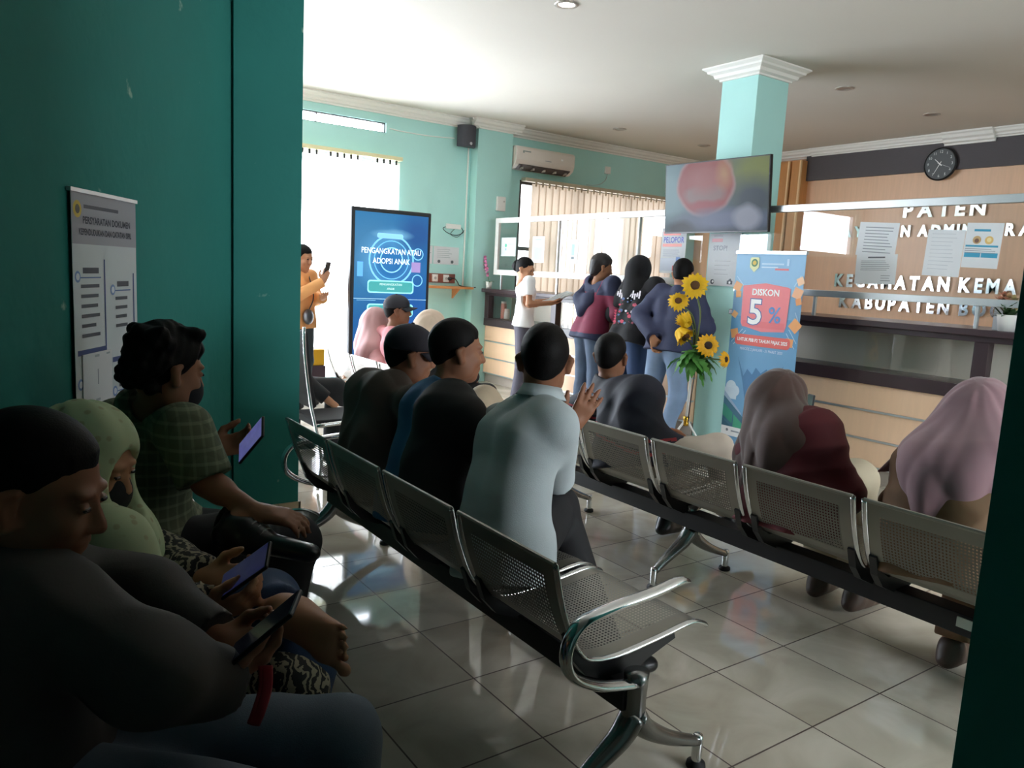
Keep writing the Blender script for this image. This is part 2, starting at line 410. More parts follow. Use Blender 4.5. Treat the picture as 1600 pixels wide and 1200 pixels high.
# ---------------------------------------------------------------- counters
def counter(label, y0, y1, posts, open_back=.34):
    t = thing('service_counter', label, 'counter', (XC+.3, (y0+y1)/2, 0))
    kw = dict(world=True)
    bm = bmn(); box(bm, XC+.05, XC+.58, y0, y1, 0, .115); obj('plinth', bm, mat('grey_plinth_tile', 'A79C92', .35, var=.08), t, **kw)
    rows = ((.125, .315), (.33, .53), (.545, .735))
    for a, b in rows:
        bm = bmn(); box(bm, XC+.02, XC+.05, y0, y1, a, b); obj('front_panel', bm, wood_pale, t, bevel=.002, **kw)
    for z in (.117, .316, .531):
        bm = bmn(); box(bm, XC+.012, XC+.05, y0, y1, z, z+.014); obj('metal_strip', bm, silver, t, **kw)
    bm = bmn(); box(bm, XC+.05, XC+.58, y0, y1, .115, .735); obj('body', bm, wood_pale, t, **kw)
    bm = bmn(); box(bm, XC-.005, XC+.6, y0, y1, .735, .83); obj('lower_frame', bm, darkwood, t, bevel=.003, **kw)
    bm = bmn(); box(bm, XC, XC+.6, y0, y1, 1.12, 1.16); obj('upper_frame', bm, darkwood, t, bevel=.003, **kw)
    for y in posts:
        bm = bmn(); box(bm, XC, XC+.08, y-.045, y+.045, .83, 1.12); obj('post', bm, darkwood, t, bevel=.003, **kw)
    bm = bmn(); box(bm, XC+.05, XC+.06, y0+.05, y1-.05, .83, 1.12); obj('glass_front', bm, glass, t, **kw)
    bm = bmn(); box(bm, XC+open_back, XC+open_back+.02, y0, y1, .83, 1.12); obj('back_panel', bm, mat('cream_back_panel', 'E4D9C9', .5, var=.03), t, **kw)
    bm = bmn(); box(bm, XC-.06, XC+.62, y0, y1, 1.16, 1.205); obj('countertop', bm, darkwood, t, bevel=.006, **kw)
    return t
counter('long wood-fronted service counter left of the square pillar, where the standing people queue', 4.775, 8.335, (8.29, 6.9, 5.5, 4.82), .42)
counter('wood-fronted service counter right of the square pillar, under the PATEN lettering', .9, 4.375, (4.33, 2.345, .95))
# things inside the glazed part of the left counter
jar_m = mat('orange_jar_label', 'D98B7A', .5); jar_w = mat('jar_white', 'EFE3DC', .4)
for y, lab, h in ((8.19, 'small pink-labelled jar behind the counter glass, nearest the pilaster', .22), (8.11, 'shorter white jar beside the pink-labelled jar behind the counter glass', .13)):
    t = thing('storage_jar', lab, 'jar', (XC+.2, y, .83)); bm = bmn(); lathe(bm, [(0, 0), (.035, 0), (.038, .01), (.038, h-.04), (.03, h-.02)], seg=16); obj('jar_body', bm, jar_m if h > .2 else jar_w, t, smooth=True)
    bm = bmn(); lathe(bm, [(.034, h-.025), (.034, h), (0, h)], seg=16); obj('lid', bm, jar_w, t)
t = thing('cardboard_carton', 'tan carton behind the counter glass between the girl and the man in maroon', 'box', (XC+.22, 6.42, .83))
bm = bmn(); box(bm, -.11, .11, -.28, .28, 0, .27); obj('carton_body', bm, mat('tan_cardboard', 'C3A277', .7), t, bevel=.004)
bm = bmn(); box(bm, -.113, -.11, -.10, .12, .03, .2); obj('label_patch', bm, mat('pale_label', 'DCCBA8', .6), t)

# ---------------------------------------------------------------- glass partitions over the counter
t = thing('glass_partition', 'white-framed glass screen above the counter left of the square pillar', 'glass partition', (XC, 6.4, 1.205))
def bar(name, x, y0, y1, z0, z1, m, t, d=.04): 
    bm = bmn(); box(bm, x-d/2, x+d/2, y0, y1, z0, z1); return obj(name, bm, m, t, world=True, bevel=.003)
bar('top_rail', XC, 4.775, 8.14, 2.02, 2.08, alu_white, t); bar('bottom_rail', XC, 4.775, 8.14, 1.385, 1.45, alu_white, t)
for y in (8.10, 6.87, 5.6): bar('upright', XC, y-.03 if y > 8 else y-.012, y+.04 if y > 8 else y+.012, 1.45, 2.02, alu_white, t, .036)
bm = bmn(); box(bm, XC-.004, XC+.004, 4.79, 8.08, 1.45, 2.02); obj('glass_pane', bm, glass, t, world=True)
for y in (8.0, 6.87, 5.0): bar('support_leg', XC+.01, y-.012, y+.012, 1.205, 1.385, silver, t, .024)
t = thing('glass_partition', 'grey aluminium-framed glass screen right of the square pillar, in front of the silver lettering', 'glass partition', (XC, 2.7, 1.205))
bar('top_rail', XC, .9, 4.38, 2.01, 2.065, silver, t); bar('bottom_rail', XC, .9, 4.38, 1.355, 1.405, silver, t)
bar('upright', XC, .9, .95, 1.205, 2.01, silver, t); bar('wall_bracket', XC+.05, 4.32, 4.40, 1.99, 2.085, mat('dark_bracket', '3C3F40', .5, metal=.6), t, .10)
bm = bmn(); box(bm, XC-.004, XC+.004, .95, 2.305, 1.405, 2.01); box(bm, XC-.004, XC+.004, 2.309, 4.37, 1.405, 2.01); obj('glass_pane', bm, glass, t, world=True)
for y in (3.6, 2.4): bar('support_leg', XC+.01, y-.012, y+.012, 1.205, 1.355, silver, t, .024)

# sheets taped on glass and walls.  sheet faces -X (towards the seats) unless told otherwise
def sheet(name, label, cat, c, w, h, right, up, items=(), m=None, tilt=0, group=None, thick=.0012):
    r = Vector(right).normalized(); u = Vector(up).normalized()
    if tilt:
        R = Matrix.Rotation(math.radians(tilt), 3, r.cross(u)); r = R @ r; u = R @ u
    n = r.cross(u); c = Vector(c)
    t = thing(name, label, cat, c, 0, group)
    M = facing(c - r*w/2 - u*h/2 + n*thick, r, u)
    bm = bmn(); vs = [bm.verts.new(M @ Vector(p)) for p in ((0, 0, 0), (w, 0, 0), (w, h, 0), (0, h, 0), (0, 0, -thick), (w, 0, -thick), (w, h, -thick), (0, h, -thick))]
    for f in ((0, 1, 2, 3), (4, 7, 6, 5), (0, 4, 5, 1), (1, 5, 6, 2), (2, 6, 7, 3), (3, 7, 4, 0)): bm.faces.new([vs[i] for i in f])
    obj('sheet', bm, m or paper, t, world=True)
    if items: art('printing', M, items, t)
    return t
RX, UP = (0, -1, 0), (0, 0, 1)      # seen from the seats: right is -Y
def lines(x, y, w, n, dy, c='8A8F96', h=.006, lay=1, rag=.25):
    rr = random.Random(int(x*1e4+y*1e3)); return [('rect', c, lay, x, y-i*dy, w*(1-rag*rr.random()), h) for i in range(n)]
GX = XC-.006
sheet('printed_notice', 'white notice with grey text, upper of two overlapping sheets on the glass', 'notice', (GX, 3.14, 1.79), .30, .24, RX, UP, lines(.05, .20, .22, 9, .022), tilt=-3)
sheet('printed_notice', 'greyish letter with a bold heading, lower of two overlapping sheets on the glass', 'notice', (GX-.003, 3.125, 1.575), .31, .215, RX, UP,
      [('rect', '4A4D52', 1, .09, .188, .13, .010)] + lines(.04, .165, .24, 6, .013, h=.004) + lines(.2, .06, .08, 3, .018, h=.004), tilt=1)
sheet('printed_notice', 'plain grey sheet taped on the glass between the letter and the blue-striped poster', 'notice', (GX, 2.66, 1.695), .245, .31, RX, UP, lines(.03, .28, .18, 10, .026, c='C9CCD2', h=.004), tilt=-2)
B = '2E93B5'
sheet('printed_poster', 'small white poster with blue bars and two round pictures on the right-hand glass screen', 'poster', (GX, 2.42, 1.745), .225, .29, RX, UP,
      [('rect', B, 1, .05, .235, .10, .014), ('rect', B, 1, .01, .135, .2, .012), ('rect', B, 1, .01, .068, .10, .03), ('rect', B, 1, .115, .068, .10, .03), ('disc', 'B99A6A', 1, .075, .18, .026), ('disc', '6B4A3A', 2, .075, .175, .014), ('disc', 'D9B36A', 1, .15, .18, .026), ('disc', 'EBD9A0', 2, .15, .182, .014)] + lines(.01, .12, .2, 3, .012, h=.004), tilt=-2)
sheet('printed_notice', 'white notice with a small green emblem at the far left of the left-hand glass screen', 'notice', (GX, 7.85, 1.73), .31, .225, RX, UP, [('disc', '5FC2A4', 1, .10, .13, .022), ('rect', '9FC7D6', 1, .085, .07, .03, .025), ('rect', 'C9D0D4', 1, .15, .14, .12, .01)])
sheet('printed_notice', 'white notice with a pale turquoise block on the left-hand glass screen', 'notice', (GX, 7.24, 1.70), .23, .30, RX, UP, [('rect', '9FE6DC', 1, .035, .03, .15, .15), ('rect', '8FA8A4', 1, .05, .255, .12, .012), ('rect', 'B9C6C4', 1, .05, .215, .12, .01)])
sheet('printed_notice', 'narrow white notice with a turquoise figure on the glass right of the partition upright', 'notice', (GX, 6.60, 1.68), .16, .26, RX, UP, [('rect', '8FDAD6', 1, .05, .09, .05, .12), ('rect', '5A666A', 1, .05, .05, .05, .025)])
sheet('printed_poster', 'PELOPOR poster with blue and red lettering on the glass beside the pillar', 'poster', (GX, 5.13, 1.70), .31, .42, RX, UP,
      [T('PELOPOR', '4A56C0', 2, .155, .305, .075, sx=.8, bold=.001), ('rect', 'EE8E8A', 1, .02, .35, .22, .035), ('rect', 'F0A09A', 1, .02, .245, .24, .028), ('rect', 'C9CEDB', 1, .0, .02, .31, .12), ('rect', 'D87070', 2, .16, .02, .10, .05), ('rect', '6F8FC8', 2, .20, .05, .05, .10)] + lines(.03, .21, .24, 4, .018, c='B9BCCB'))
sheet('printed_notice', 'white STOP notice with two dark camera symbols on the square pillar, under the television', 'notice', (5.452, 4.575, 1.625), .35, .46, RX, UP,
      [T('STOP!', '9A9DAA', 1, .13, .33, .06, bold=.0008), ('rect', 'E2A3A8', 1, .03, .385, .12, .03), ('rect', 'C9C2CC', 1, .05, .43, .10, .012), ('disc', '3A3E4A', 1, .07, .035, .022), ('disc', 'F4F4F4', 2, .076, .037, .011), ('rect', '3A3E4A', 1, .235, .018, .06, .032), ('poly', '3A3E4A', 1, [(.245, .05), (.285, .05), (.275, .068), (.265, .068)]), ('disc', 'F4F4F4', 2, .265, .034, .011)] + lines(.08, .215, .18, 4, .038, c='C2C4C8'))

# ---------------------------------------------------------------- lettering on the veneer wall
let_m = mat('polished_steel_letters', 'E6E8EA', .12, metal=1.0, var=.02); 
def wall_words(label, words, yl, yr, zb, h):
    t = thing('wall_lettering', label, 'sign', (XW, (yl+yr)/2, zb))
    total = sum(len(w) for w in words)+len(words)-1; n = 0; meshes = []; x = 0
    for w in words:
        for ch in w:
            me = text_mesh(ch, h*1.42, 'LEFT', .012, .009); xs = [v.co.x for v in me.vertices]; ys = [v.co.y for v in me.vertices]
            me.transform(Matrix.Translation((-min(xs), -min(ys), 0))); wd = max(xs)-min(xs); meshes.append((ch, me, x, wd)); x += wd+h*.30
        x += h*.55
    s = (yl-yr)/(meshes[-1][2]+meshes[-1][3])
    for ch, me, px, wd in meshes:
        me.transform(Matrix.Diagonal((s, 1, 1, 1))); M = facing((XW-.018, yl-px*s, zb), RX, UP); me.transform(M)
        link('letter', me, let_m, t, world=True)
    return t
wall_words('silver PATEN lettering, topmost line on the wood wall', ['PATEN'], 5.16, 4.22, 2.33, .155)
wall_words('silver PELAYANAN ADMINISTRASI line under PATEN on the wood wall', ['PELAYANAN', 'ADMINISTRASI', 'TERPADU'], 6.28, 2.55, 2.10, .125)
wall_words('silver KECAMATAN KEMANG line on the wood wall', ['KECAMATAN', 'KEMANG'], 5.98, 3.45, 1.46, .155)
wall_words('silver KABUPATEN BOGOR line, lowest on the wood wall', ['KABUPATEN', 'BOGOR'], 5.88, 3.55, 1.19, .155)

# wall clock: ten past ten style hands as photographed (hour near 10, minute near 7, second near 4)
t = thing('wall_clock', 'round black wall clock with white numerals on the charcoal fascia', 'clock', (XW-.05, 4.765, 2.93))
bm = bmn(); lathe(bm, [(0, 0), (.18, 0), (.19, .012), (.19, .03), (.182, .04), (.172, .034)], (XW-.05, 4.765, 2.93), 40, axis=(-1, 0, 0)); obj('rim', bm, plastic_k, t, smooth=False, world=True)
bm = bmn(); lathe(bm, [(.174, .030), (0, .030)], (XW-.05, 4.765, 2.93), 40, axis=(-1, 0, 0)); obj('dial', bm, mat('dial_grey', '4E5254', .5), t, world=True)
Mc = facing((XW-.082, 4.765, 2.93), RX, UP)
art('numerals', Mc, [T(str(k), 'D9DCDC', 1, .138*math.sin(k*PI/6), .138*math.cos(k*PI/6), .042) for k in range(1, 13)], t)
def hand(name, ang, ln, w, z):
    a = math.radians(ang); d = (math.sin(a), math.cos(a)); p = (d[1], -d[0])
    q = [(-d[0]*.03+p[0]*w, -d[1]*.03+p[1]*w), (d[0]*ln+p[0]*w*.4, d[1]*ln+p[1]*w*.4), (d[0]*ln-p[0]*w*.4, d[1]*ln-p[1]*w*.4), (-d[0]*.03-p[0]*w, -d[1]*.03-p[1]*w)]
    art(name, Mc, [('poly', 'F2F2F2', z, q)], t)
hand('hour_hand', 312, .085, .006, 6); hand('minute_hand', 208, .125, .0045, 9); hand('second_hand', 112, .13, .0018, 12)
# ================================================================ OBJECTS
def blob_mat(name, base, blobs, axes, emit, rough=.15):
    """screen picture made of soft ellipses; axes: which object axes are (across, up); blob = (x, y, rx, ry, colour, softness)"""
    m = bpy.data.materials.new(name); m.use_nodes = True; nt = m.node_tree; N = nt.nodes; L = nt.links; b = N['Principled BSDF']
    tc = N.new('ShaderNodeTexCoord'); sp = N.new('ShaderNodeSeparateXYZ')
    nz = N.new('ShaderNodeTexNoise'); nz.inputs['Scale'].default_value = 6; L.new(tc.outputs['Object'], nz.inputs['Vector'])
    ad = N.new('ShaderNodeVectorMath'); ad.operation = 'MULTIPLY_ADD'; L.new(nz.outputs['Color'], ad.inputs[0]); ad.inputs[1].default_value = (.05, .05, .05); L.new(tc.outputs['Object'], ad.inputs[2])
    L.new(ad.outputs[0], sp.inputs[0])
    def mth(op, a, c):
        n = N.new('ShaderNodeMath'); n.operation = op; n.use_clamp = (op == 'CLAMPED')
        for i, v in enumerate((a, c)):
            if isinstance(v, (int, float)): n.inputs[i].default_value = v
            elif v is not None: L.new(v, n.inputs[i])
        return n.outputs[0]
    cur = None
    for (x, y, rx, ry, c, soft) in blobs:
        u = mth('DIVIDE', mth('SUBTRACT', sp.outputs[axes[0]], x), rx); v = mth('DIVIDE', mth('SUBTRACT', sp.outputs[axes[1]], y), ry)
        d = mth('SQRT', mth('ADD', mth('MULTIPLY', u, u), mth('MULTIPLY', v, v)), None)
        r = N.new('ShaderNodeMapRange'); r.inputs['From Min'].default_value = 1-soft; r.inputs['From Max'].default_value = 1+soft; r.inputs['To Min'].default_value = 1; r.inputs['To Max'].default_value = 0
        L.new(d, r.inputs['Value'])
        mx = N.new('ShaderNodeMix'); mx.data_type = 'RGBA'; L.new(r.outputs[0], mx.inputs['Factor']); mx.inputs['B'].default_value = (*lin(c), 1)
        if cur is None: mx.inputs['A'].default_value = (*lin(base), 1)
        else: L.new(cur, mx.inputs['A'])
        cur = mx.outputs['Result']
    b.inputs['Base Color'].default_value = (.01, .01, .012, 1); b.inputs['Roughness'].default_value = rough
    b.inputs['Specular IOR Level'].default_value = .18; L.new(cur, b.inputs['Emission Color']); b.inputs['Emission Strength'].default_value = emit
    return m

# ---- air conditioner
t = thing('air_conditioner', 'white split air conditioner high on the teal wall, above the beige blind', 'air conditioner', (6.22, YW, 2.75))
bm = bmn(); prism(bm, [(YW-.005, 2.75), (YW-.12, 2.75), (YW-.20, 2.80), (YW-.225, 2.86), (YW-.225, 3.0), (YW-.20, 3.03), (YW-.005, 3.03)], 5.74, 6.70, 'YZ')
obj('housing', bm, mat('aircon_white', 'E6DCD4', .35, var=.02), t, world=True, bevel=.012)
bm = bmn(); prism(bm, [(YW-.10, 2.752), (YW-.203, 2.806), (YW-.210, 2.798), (YW-.105, 2.742)], 5.80, 6.64, 'YZ'); obj('outlet', bm, mat('outlet_dark', '3E3230', .5), t, world=True)
for k in range(5):
    x = 5.86+k*.18; bm = bmn(); box(bm, x, x+.012, YW-.20, YW-.13, 2.748, 2.775); obj('louvre', bm, mat('louvre_grey', 'B9ACA4', .4), t, world=True)
Ma = facing((5.74, YW-.2262, 2.86), (1, 0, 0), UP)
art('energy_label', Ma, [('rect', '7C8C86', 1, .10, .085, .02, .03), ('rect', '8C9692', 1, .125, .10, .10, .014)], t)
art('brand_mark', Ma, [('rect', '9A9C9E', 1, .46, .02, .10, .008)], t)
art('display_light', Ma, [('rect', 'F8F8F8', 1, .72, .055, .035, .022)], t)

# ---- loudspeaker, its cable and the wall wiring
t = thing('loudspeaker', 'black loudspeaker in the upper corner between window wall and pilaster', 'speaker', (5.05, YW-.14, 2.90))
bm = bmn(); pts = [(.125*math.cos(a)*1.0, -.14*math.sin(a)) for a in [PI*k/14 for k in range(15)]]
prism(bm, [(5.05+x, YW-.10+y) for x, y in pts], 2.915, 3.17, 'XY'); obj('cabinet', bm, mat('speaker_grille', '3B3B42', .7, bump=.3, bscale=300), t, world=True, bevel=.01)
bm = bmn(); box(bm, 4.99, 5.11, YW-.105, YW-.001, 3.0, 3.1); obj('bracket', bm, plastic_k, t, world=True)
bm = bmn(); lathe(bm, [(0, 0), (.018, 0), (.018, .004), (0, .004)], (5.05, YW-.236, 2.95), 14, axis=(0, -1, 0)); obj('badge', bm, silver, t, world=True)
def cable(name, label, pts, r, m, cat='cable', n=6):
    bm = bmn(); tube(bm, pts, r, 8, n); o = obj(name, bm, m, smooth=True); return tag(o, label, cat)
cable('cable_conduit', 'white conduit running down the corner beside the pilaster below the loudspeaker', [(5.155, YW-.012, 2.98), (5.155, YW-.012, 2.2), (5.15, YW-.012, 1.22)], .011, plastic_w, 'conduit')
cable('speaker_cable', 'thin pale cable from the loudspeaker to the slit window', [(4.94, YW-.02, 3.02), (4.6, YW-.01, 3.0), (4.25, YW-.01, 3.0), (4.07, YW-.01, 3.01)], .006, plastic_w)
t = thing('router', 'small white router on the wall above the two white notices', 'router', (4.97, YW, 1.96))
bm = bmn(); box(bm, 4.87, 5.08, YW-.035, YW-.001, 1.925, 1.985); obj('casing', bm, plastic_w, t, world=True, bevel=.006)
bm = bmn(); tube(bm, [(4.88, YW-.01, 1.95), (4.83, YW-.015, 1.92), (4.90, YW-.02, 1.87), (5.02, YW-.02, 1.85), (5.12, YW-.018, 1.89), (5.10, YW-.012, 1.95)], .004, 6); obj('cord', bm, plastic_k, t, world=True, smooth=True)
bm = bmn(); tube(bm, [(5.0, YW-.012, 1.93), (4.94, YW-.02, 1.86), (5.04, YW-.02, 1.83), (5.14, YW-.015, 1.92)], .003, 6); obj('cord', bm, plastic_k, t, world=True, smooth=True)
for x0, x1, lab in ((4.42, 4.70, 'white notice half hidden behind the kiosk, above the socket board'), (4.715, 5.08, 'white notice with two round symbols beside the conduit, above the socket board')):
    sheet('printed_notice', lab, 'notice', ((x0+x1)/2, YW-.003, 1.59), x1-x0, .22, (1, 0, 0), UP, lines(.05, .18, .22, 5, .024, c='A9B4B8', h=.005) + [('disc', '555B60', 1, .08, .035, .02), ('disc', '555B60', 1, .27 if x1-x0 > .3 else .2, .035, .02)])
t = thing('socket_board', 'brown board with three white sockets on the wall above the wooden shelf', 'power socket', (4.75, YW, 1.25))
bm = bmn(); box(bm, 4.46, 5.03, YW-.02, YW-.001, 1.25, 1.365); obj('board', bm, mat('reddish_board', '7E4436', .45), t, world=True, bevel=.003)
for x in (4.55, 4.73, 4.89):
    bm = bmn(); box(bm, x-.038, x+.038, YW-.045, YW-.02, 1.262, 1.352); s = obj('socket', bm, plastic_w, t, world=True, bevel=.005)
    bm = bmn(); lathe(bm, [(.018, 0), (.018, .003), (0, .001)], (x, YW-.045, 1.307), 14, axis=(0, -1, 0)); obj('socket_hole', bm, mat('socket_grey', 'B5B2AE'), s, world=True)
bm = bmn(); tube(bm, [(4.93, YW-.05, 1.31), (4.98, YW-.09, 1.31), (5.03, YW-.08, 1.27), (5.10, YW-.05, 1.22), (5.25, YW-.17, 1.21)], .007, 6); lathe(bm, [(0, 0), (.024, 0), (.02, .04), (0, .05)], (4.93, YW-.045, 1.307), 12, axis=(0, -1, 0)); obj('plug', bm, plastic_k, t, world=True, smooth=True)
t = thing('wall_shelf', 'narrow orange wood shelf between the kiosk and the pilaster', 'shelf', (4.8, YW, 1.17))
bm = bmn(); box(bm, 4.25, 5.19, YW-.22, YW-.001, 1.185, 1.215); obj('board', bm, mat('orange_shelf_wood', 'C98752', .4, var=.1), t, world=True, bevel=.003)
bm = bmn(); prism(bm, [(YW-.001, 1.06), (YW-.001, 1.185), (YW-.18, 1.185)], 5.0, 5.02, 'YZ'); obj('shelf_bracket', bm, mat('orange_shelf_wood', 'C98752'), t, world=True)
t = thing('wall_box', 'small white box on the pilaster, left of the air conditioner window', 'junction box', (5.58, YW-.16, 2.27))
bm = bmn(); box(bm, 5.50, 5.63, YW-.20, YW-.161, 2.19, 2.37); obj('casing', bm, plastic_w, t, world=True, bevel=.008)
bm = bmn(); lathe(bm, [(0, 0), (.01, 0), (.01, .004), (0, .004)], (5.60, YW-.2, 2.31), 10, axis=(0, -1, 0)); obj('button', bm, mat('socket_grey', 'B5B2AE'), t, world=True)
t = thing('wall_socket', 'white socket with a hanging grey cord right of the air conditioner', 'power socket', (7.47, YW, 2.93))
bm = bmn(); box(bm, 7.42, 7.52, YW-.03, YW-.001, 2.88, 2.98); obj('casing', bm, plastic_w, t, world=True, bevel=.005)
bm = bmn(); tube(bm, [(7.47, YW-.02, 2.89), (7.45, YW-.012, 2.80), (7.36, YW-.01, 2.73), (7.24, YW-.01, 2.70), (7.1, YW-.01, 2.69)], .004, 6); obj('cord', bm, mat('socket_grey', 'B5B2AE'), t, world=True, smooth=True)

# ---- television on the pillar
t = thing('television', 'black television showing a red and blue picture, hung on the square pillar', 'television', (5.3, 4.57, 2.15))
TVR = Matrix.Translation((5.25, 4.57, 2.15)) @ Matrix.Rotation(math.radians(-5), 4, 'Y') @ Matrix.Rotation(math.radians(3), 4, 'Z')
def tvbox(name, m, *b, bevel=.004):
    bm = bmn(); box(bm, *b, rot=TVR); return obj(name, bm, m, t, world=True, bevel=bevel)
tvbox('casing', plastic_k, 0, .035, -.545, .545, -.305, .305)
TVM = facing(TVR @ Vector((-.0015, .535, -.290)), TVR.to_3x3() @ Vector((0, -1, 0)), TVR.to_3x3() @ Vector((0, 0, 1)))
bm = bmn(); vs = [bm.verts.new(p) for p in ((0, 0, 0), (1.07, 0, 0), (1.07, .585, 0), (0, .585, 0))]; bm.faces.new(vs)
me = bpy.data.meshes.new('screen'); bm.to_mesh(me); bm.free()
sc = link('screen', me, blob_mat('television_picture', '4F6C80', [(.05, .35, .22, .40, '8FB6BE', .6), (.98, .50, .28, .22, '8E9A3E', .6), (.55, .03, .60, .13, '20303C', .5), (.95, .28, .22, .16, '3B4C58', .5), (.46, .42, .31, .27, 'C9A4A4', .05), (.46, .42, .29, .25, 'B4504A', .06), (.46, .34, .22, .09, 'A88480', .2), (.47, .48, .16, .12, 'C0706A', .4), (.47, .25, .17, .035, 'B8484C', .4), (.66, .5, .06, .09, 'D9A070', .8), (.68, .12, .42, .08, '7B87A8', .5), (.90, .13, .13, .10, 'B2B9CC', .3), (.20, .04, .14, .08, '22262B', .3)], (0, 1), .42, .28), t)
sc.matrix_parent_inverse = Matrix.Translation(t.location).inverted(); sc.matrix_basis = TVM
tvbox('bottom_trim', mat('tv_trim', '2A2B30', .3), -.004, 0, -.545, .545, -.305, -.29, bevel=.001)
bm = bmn(); box(bm, 5.29, 5.455, 4.50, 4.64, 2.05, 2.25); obj('mount_arm', bm, plastic_k, t, world=True)

# ---- kiosk
KY, KX0, KX1, KZ = 6.95, 2.965, 3.82, 1.965
t = thing('information_kiosk', 'tall blue touch-screen kiosk headed PENGANGKATAN ATAU ADOPSI ANAK', 'kiosk', ((KX0+KX1)/2, KY, 0))
bm = bmn(); box(bm, KX0, KX1, KY, KY+.07, .12, KZ); obj('casing', bm, plastic_k, t, world=True, bevel=.012)
bm = bmn(); box(bm, KX0+.05, KX1-.05, KY-.15, KY+.32, 0, .05); box(bm, KX0+.2, KX1-.2, KY, KY+.06, .05, .12); obj('base', bm, plastic_k, t, world=True, bevel=.01)
MK = facing((KX0+.035, KY-.001, .45), (1, 0, 0), UP); kw_, kh = KX1-KX0-.07, KZ-.49
bm = bmn(); bm.faces.new([bm.verts.new(p) for p in ((0, 0, 0), (kw_, 0, 0), (kw_, kh, 0), (0, kh, 0))])
me = bpy.data.meshes.new('screen'); bm.to_mesh(me); bm.free()
sc = link('screen', me, blob_mat('kiosk_picture', '2F79B4', [(.5, .2, .5, .4, '1B4FA0', .7), (.15, 1.2, .3, .4, '3F86B8', .8), (.39, 1.03, .27, .27, '5AA6DC', .35), (.39, 1.03, .17, .17, '2E7FC4', .3), (.65, .55, .18, .4, '2A63B0', .8), (.70, 1.32, .18, .2, '2C5FA0', .6), (.42, 1.3, .18, .04, '74B6DE', .4)], (0, 1), 1.0), t)
sc.matrix_parent_inverse = Matrix.Translation(t.location).inverted(); sc.matrix_basis = MK
g = 'A8E6F2'
art('screen_graphics', MK @ Matrix.Translation((0, 0, .001)), [
    ('ring', '7CC3EA', 1, .39, 1.03, .245, .018), ('ring', '66B4E4', 1, .39, 1.03, .19, .01), ('ring', '8CD0F0', 1, .39, 1.03, .125, .012), ('ring', '7CC3EA', 1, .68, 1.10, .06, .01), ('ring', '7CC3EA', 1, .68, .84, .06, .01),
    ('rrect', '86C4E8', 1, .23, 1.235, .28, .05, .02), ('rect', '9A86BC', 1, .61, .92, .10, .10), ('rect', '5FA8DA', 1, .03, .86, .06, .14),
    T('PENGANGKATAN ATAU', 'F2FBFF', 3, .39, 1.11, .075, sx=.78, bold=.0008), T('ADOPSI ANAK', 'F2FBFF', 3, .39, 1.015, .075, sx=.82, bold=.0008),
    ('rrect', '9DF0F4', 2, .14, .705, .50, .125, .03), ('rrect', '3F9A9C', 3, .152, .717, .476, .101, .025), T('PENGANGKATAN', 'DFFBFB', 4, .39, .79, .030), T('ANAK', 'DFFBFB', 4, .39, .748, .030),
    ('rrect', '9DF0F4', 2, .14, .475, .50, .125, .03), ('rrect', '3F9A9C', 3, .152, .487, .476, .101, .025), ('rect', 'A8D8F0', 2, .0, .645, kw_, .005), ('rect', '8CC8EA', 2, .03, .63, .2, .004), ('rect', '8CC8EA', 2, .45, .35, .25, .004), ('rect', '8CC8EA', 2, .1, .25, .5, .004)], t, emit=.9)

# ---- roll-up banner
BX, BY0, BY1 = 5.0, 4.06, 3.435
t = thing('rollup_banner', 'blue roll-up banner advertising DISKON 5% beside the sunflowers', 'banner', (BX, 3.75, 0))
bm = bmn(); box(bm, BX-.05, BX+.06, BY1-.01, BY0+.01, .02, .10); obj('cassette', bm, silver, t, world=True, bevel=.01)
for y in (BY1+.08, BY0-.08):
    bm = bmn(); box(bm, BX-.16, BX+.16, y-.02, y+.02, 0, .02); obj('foot', bm, silver, t, world=True, bevel=.004)
bm = bmn(); tube(bm, [(BX+.04, 3.75, .1), (BX+.035, 3.75, .9), (BX+.012, 3.75, 1.66)], .009, 8, 1); obj('pole', bm, silver, t, world=True, smooth=True)
bm = bmn(); box(bm, BX-.012, BX+.012, BY1-.005, BY0+.005, 1.655, 1.68); obj('top_rail', bm, silver, t, world=True)
bm = bmn(); box(bm, BX-.001, BX+.001, BY1, BY0, .10, 1.655); obj('sheet', bm, mat('banner_vinyl', '7FAFD6', .45, var=.03, transl=.15), t, world=True)
MB_ = facing((BX-.002, BY0, .10), RX, UP)
W_ = BY0-BY1
def tilt_sq(x, y, s, a, c, l): return ('poly', c, l, [(x+s*math.cos(math.radians(a+90*k)), y+s*math.sin(math.radians(a+90*k))) for k in range(4)])
items = [('rect', '8DB9DC', 1, 0, 1.25, W_, .30), ('rect', '5E9CCB', 1, 0, .85, W_, .22), ('rect', '6FA6D0', 1, 0, .1, W_, .76)]
for k, (x0, y0, x1, y1) in enumerate(((.02, .86, .12, .97), (.04, .84, .15, .96), (.60, .86, .52, .97), (.615, .9, .54, 1.0), (.58, 1.13, .62, 1.05), (.02, 1.38, .10, 1.30), (.6, 1.40, .55, 1.32))):
    d = Vector((x1-x0, y1-y0)).normalized(); p = Vector((-d.y, d.x))*.003
    items.append(('poly', 'BBD6EC', 2, [(x0+p.x, y0+p.y), (x1+p.x, y1+p.y), (x1-p.x, y1-p.y), (x0-p.x, y0-p.y)]))
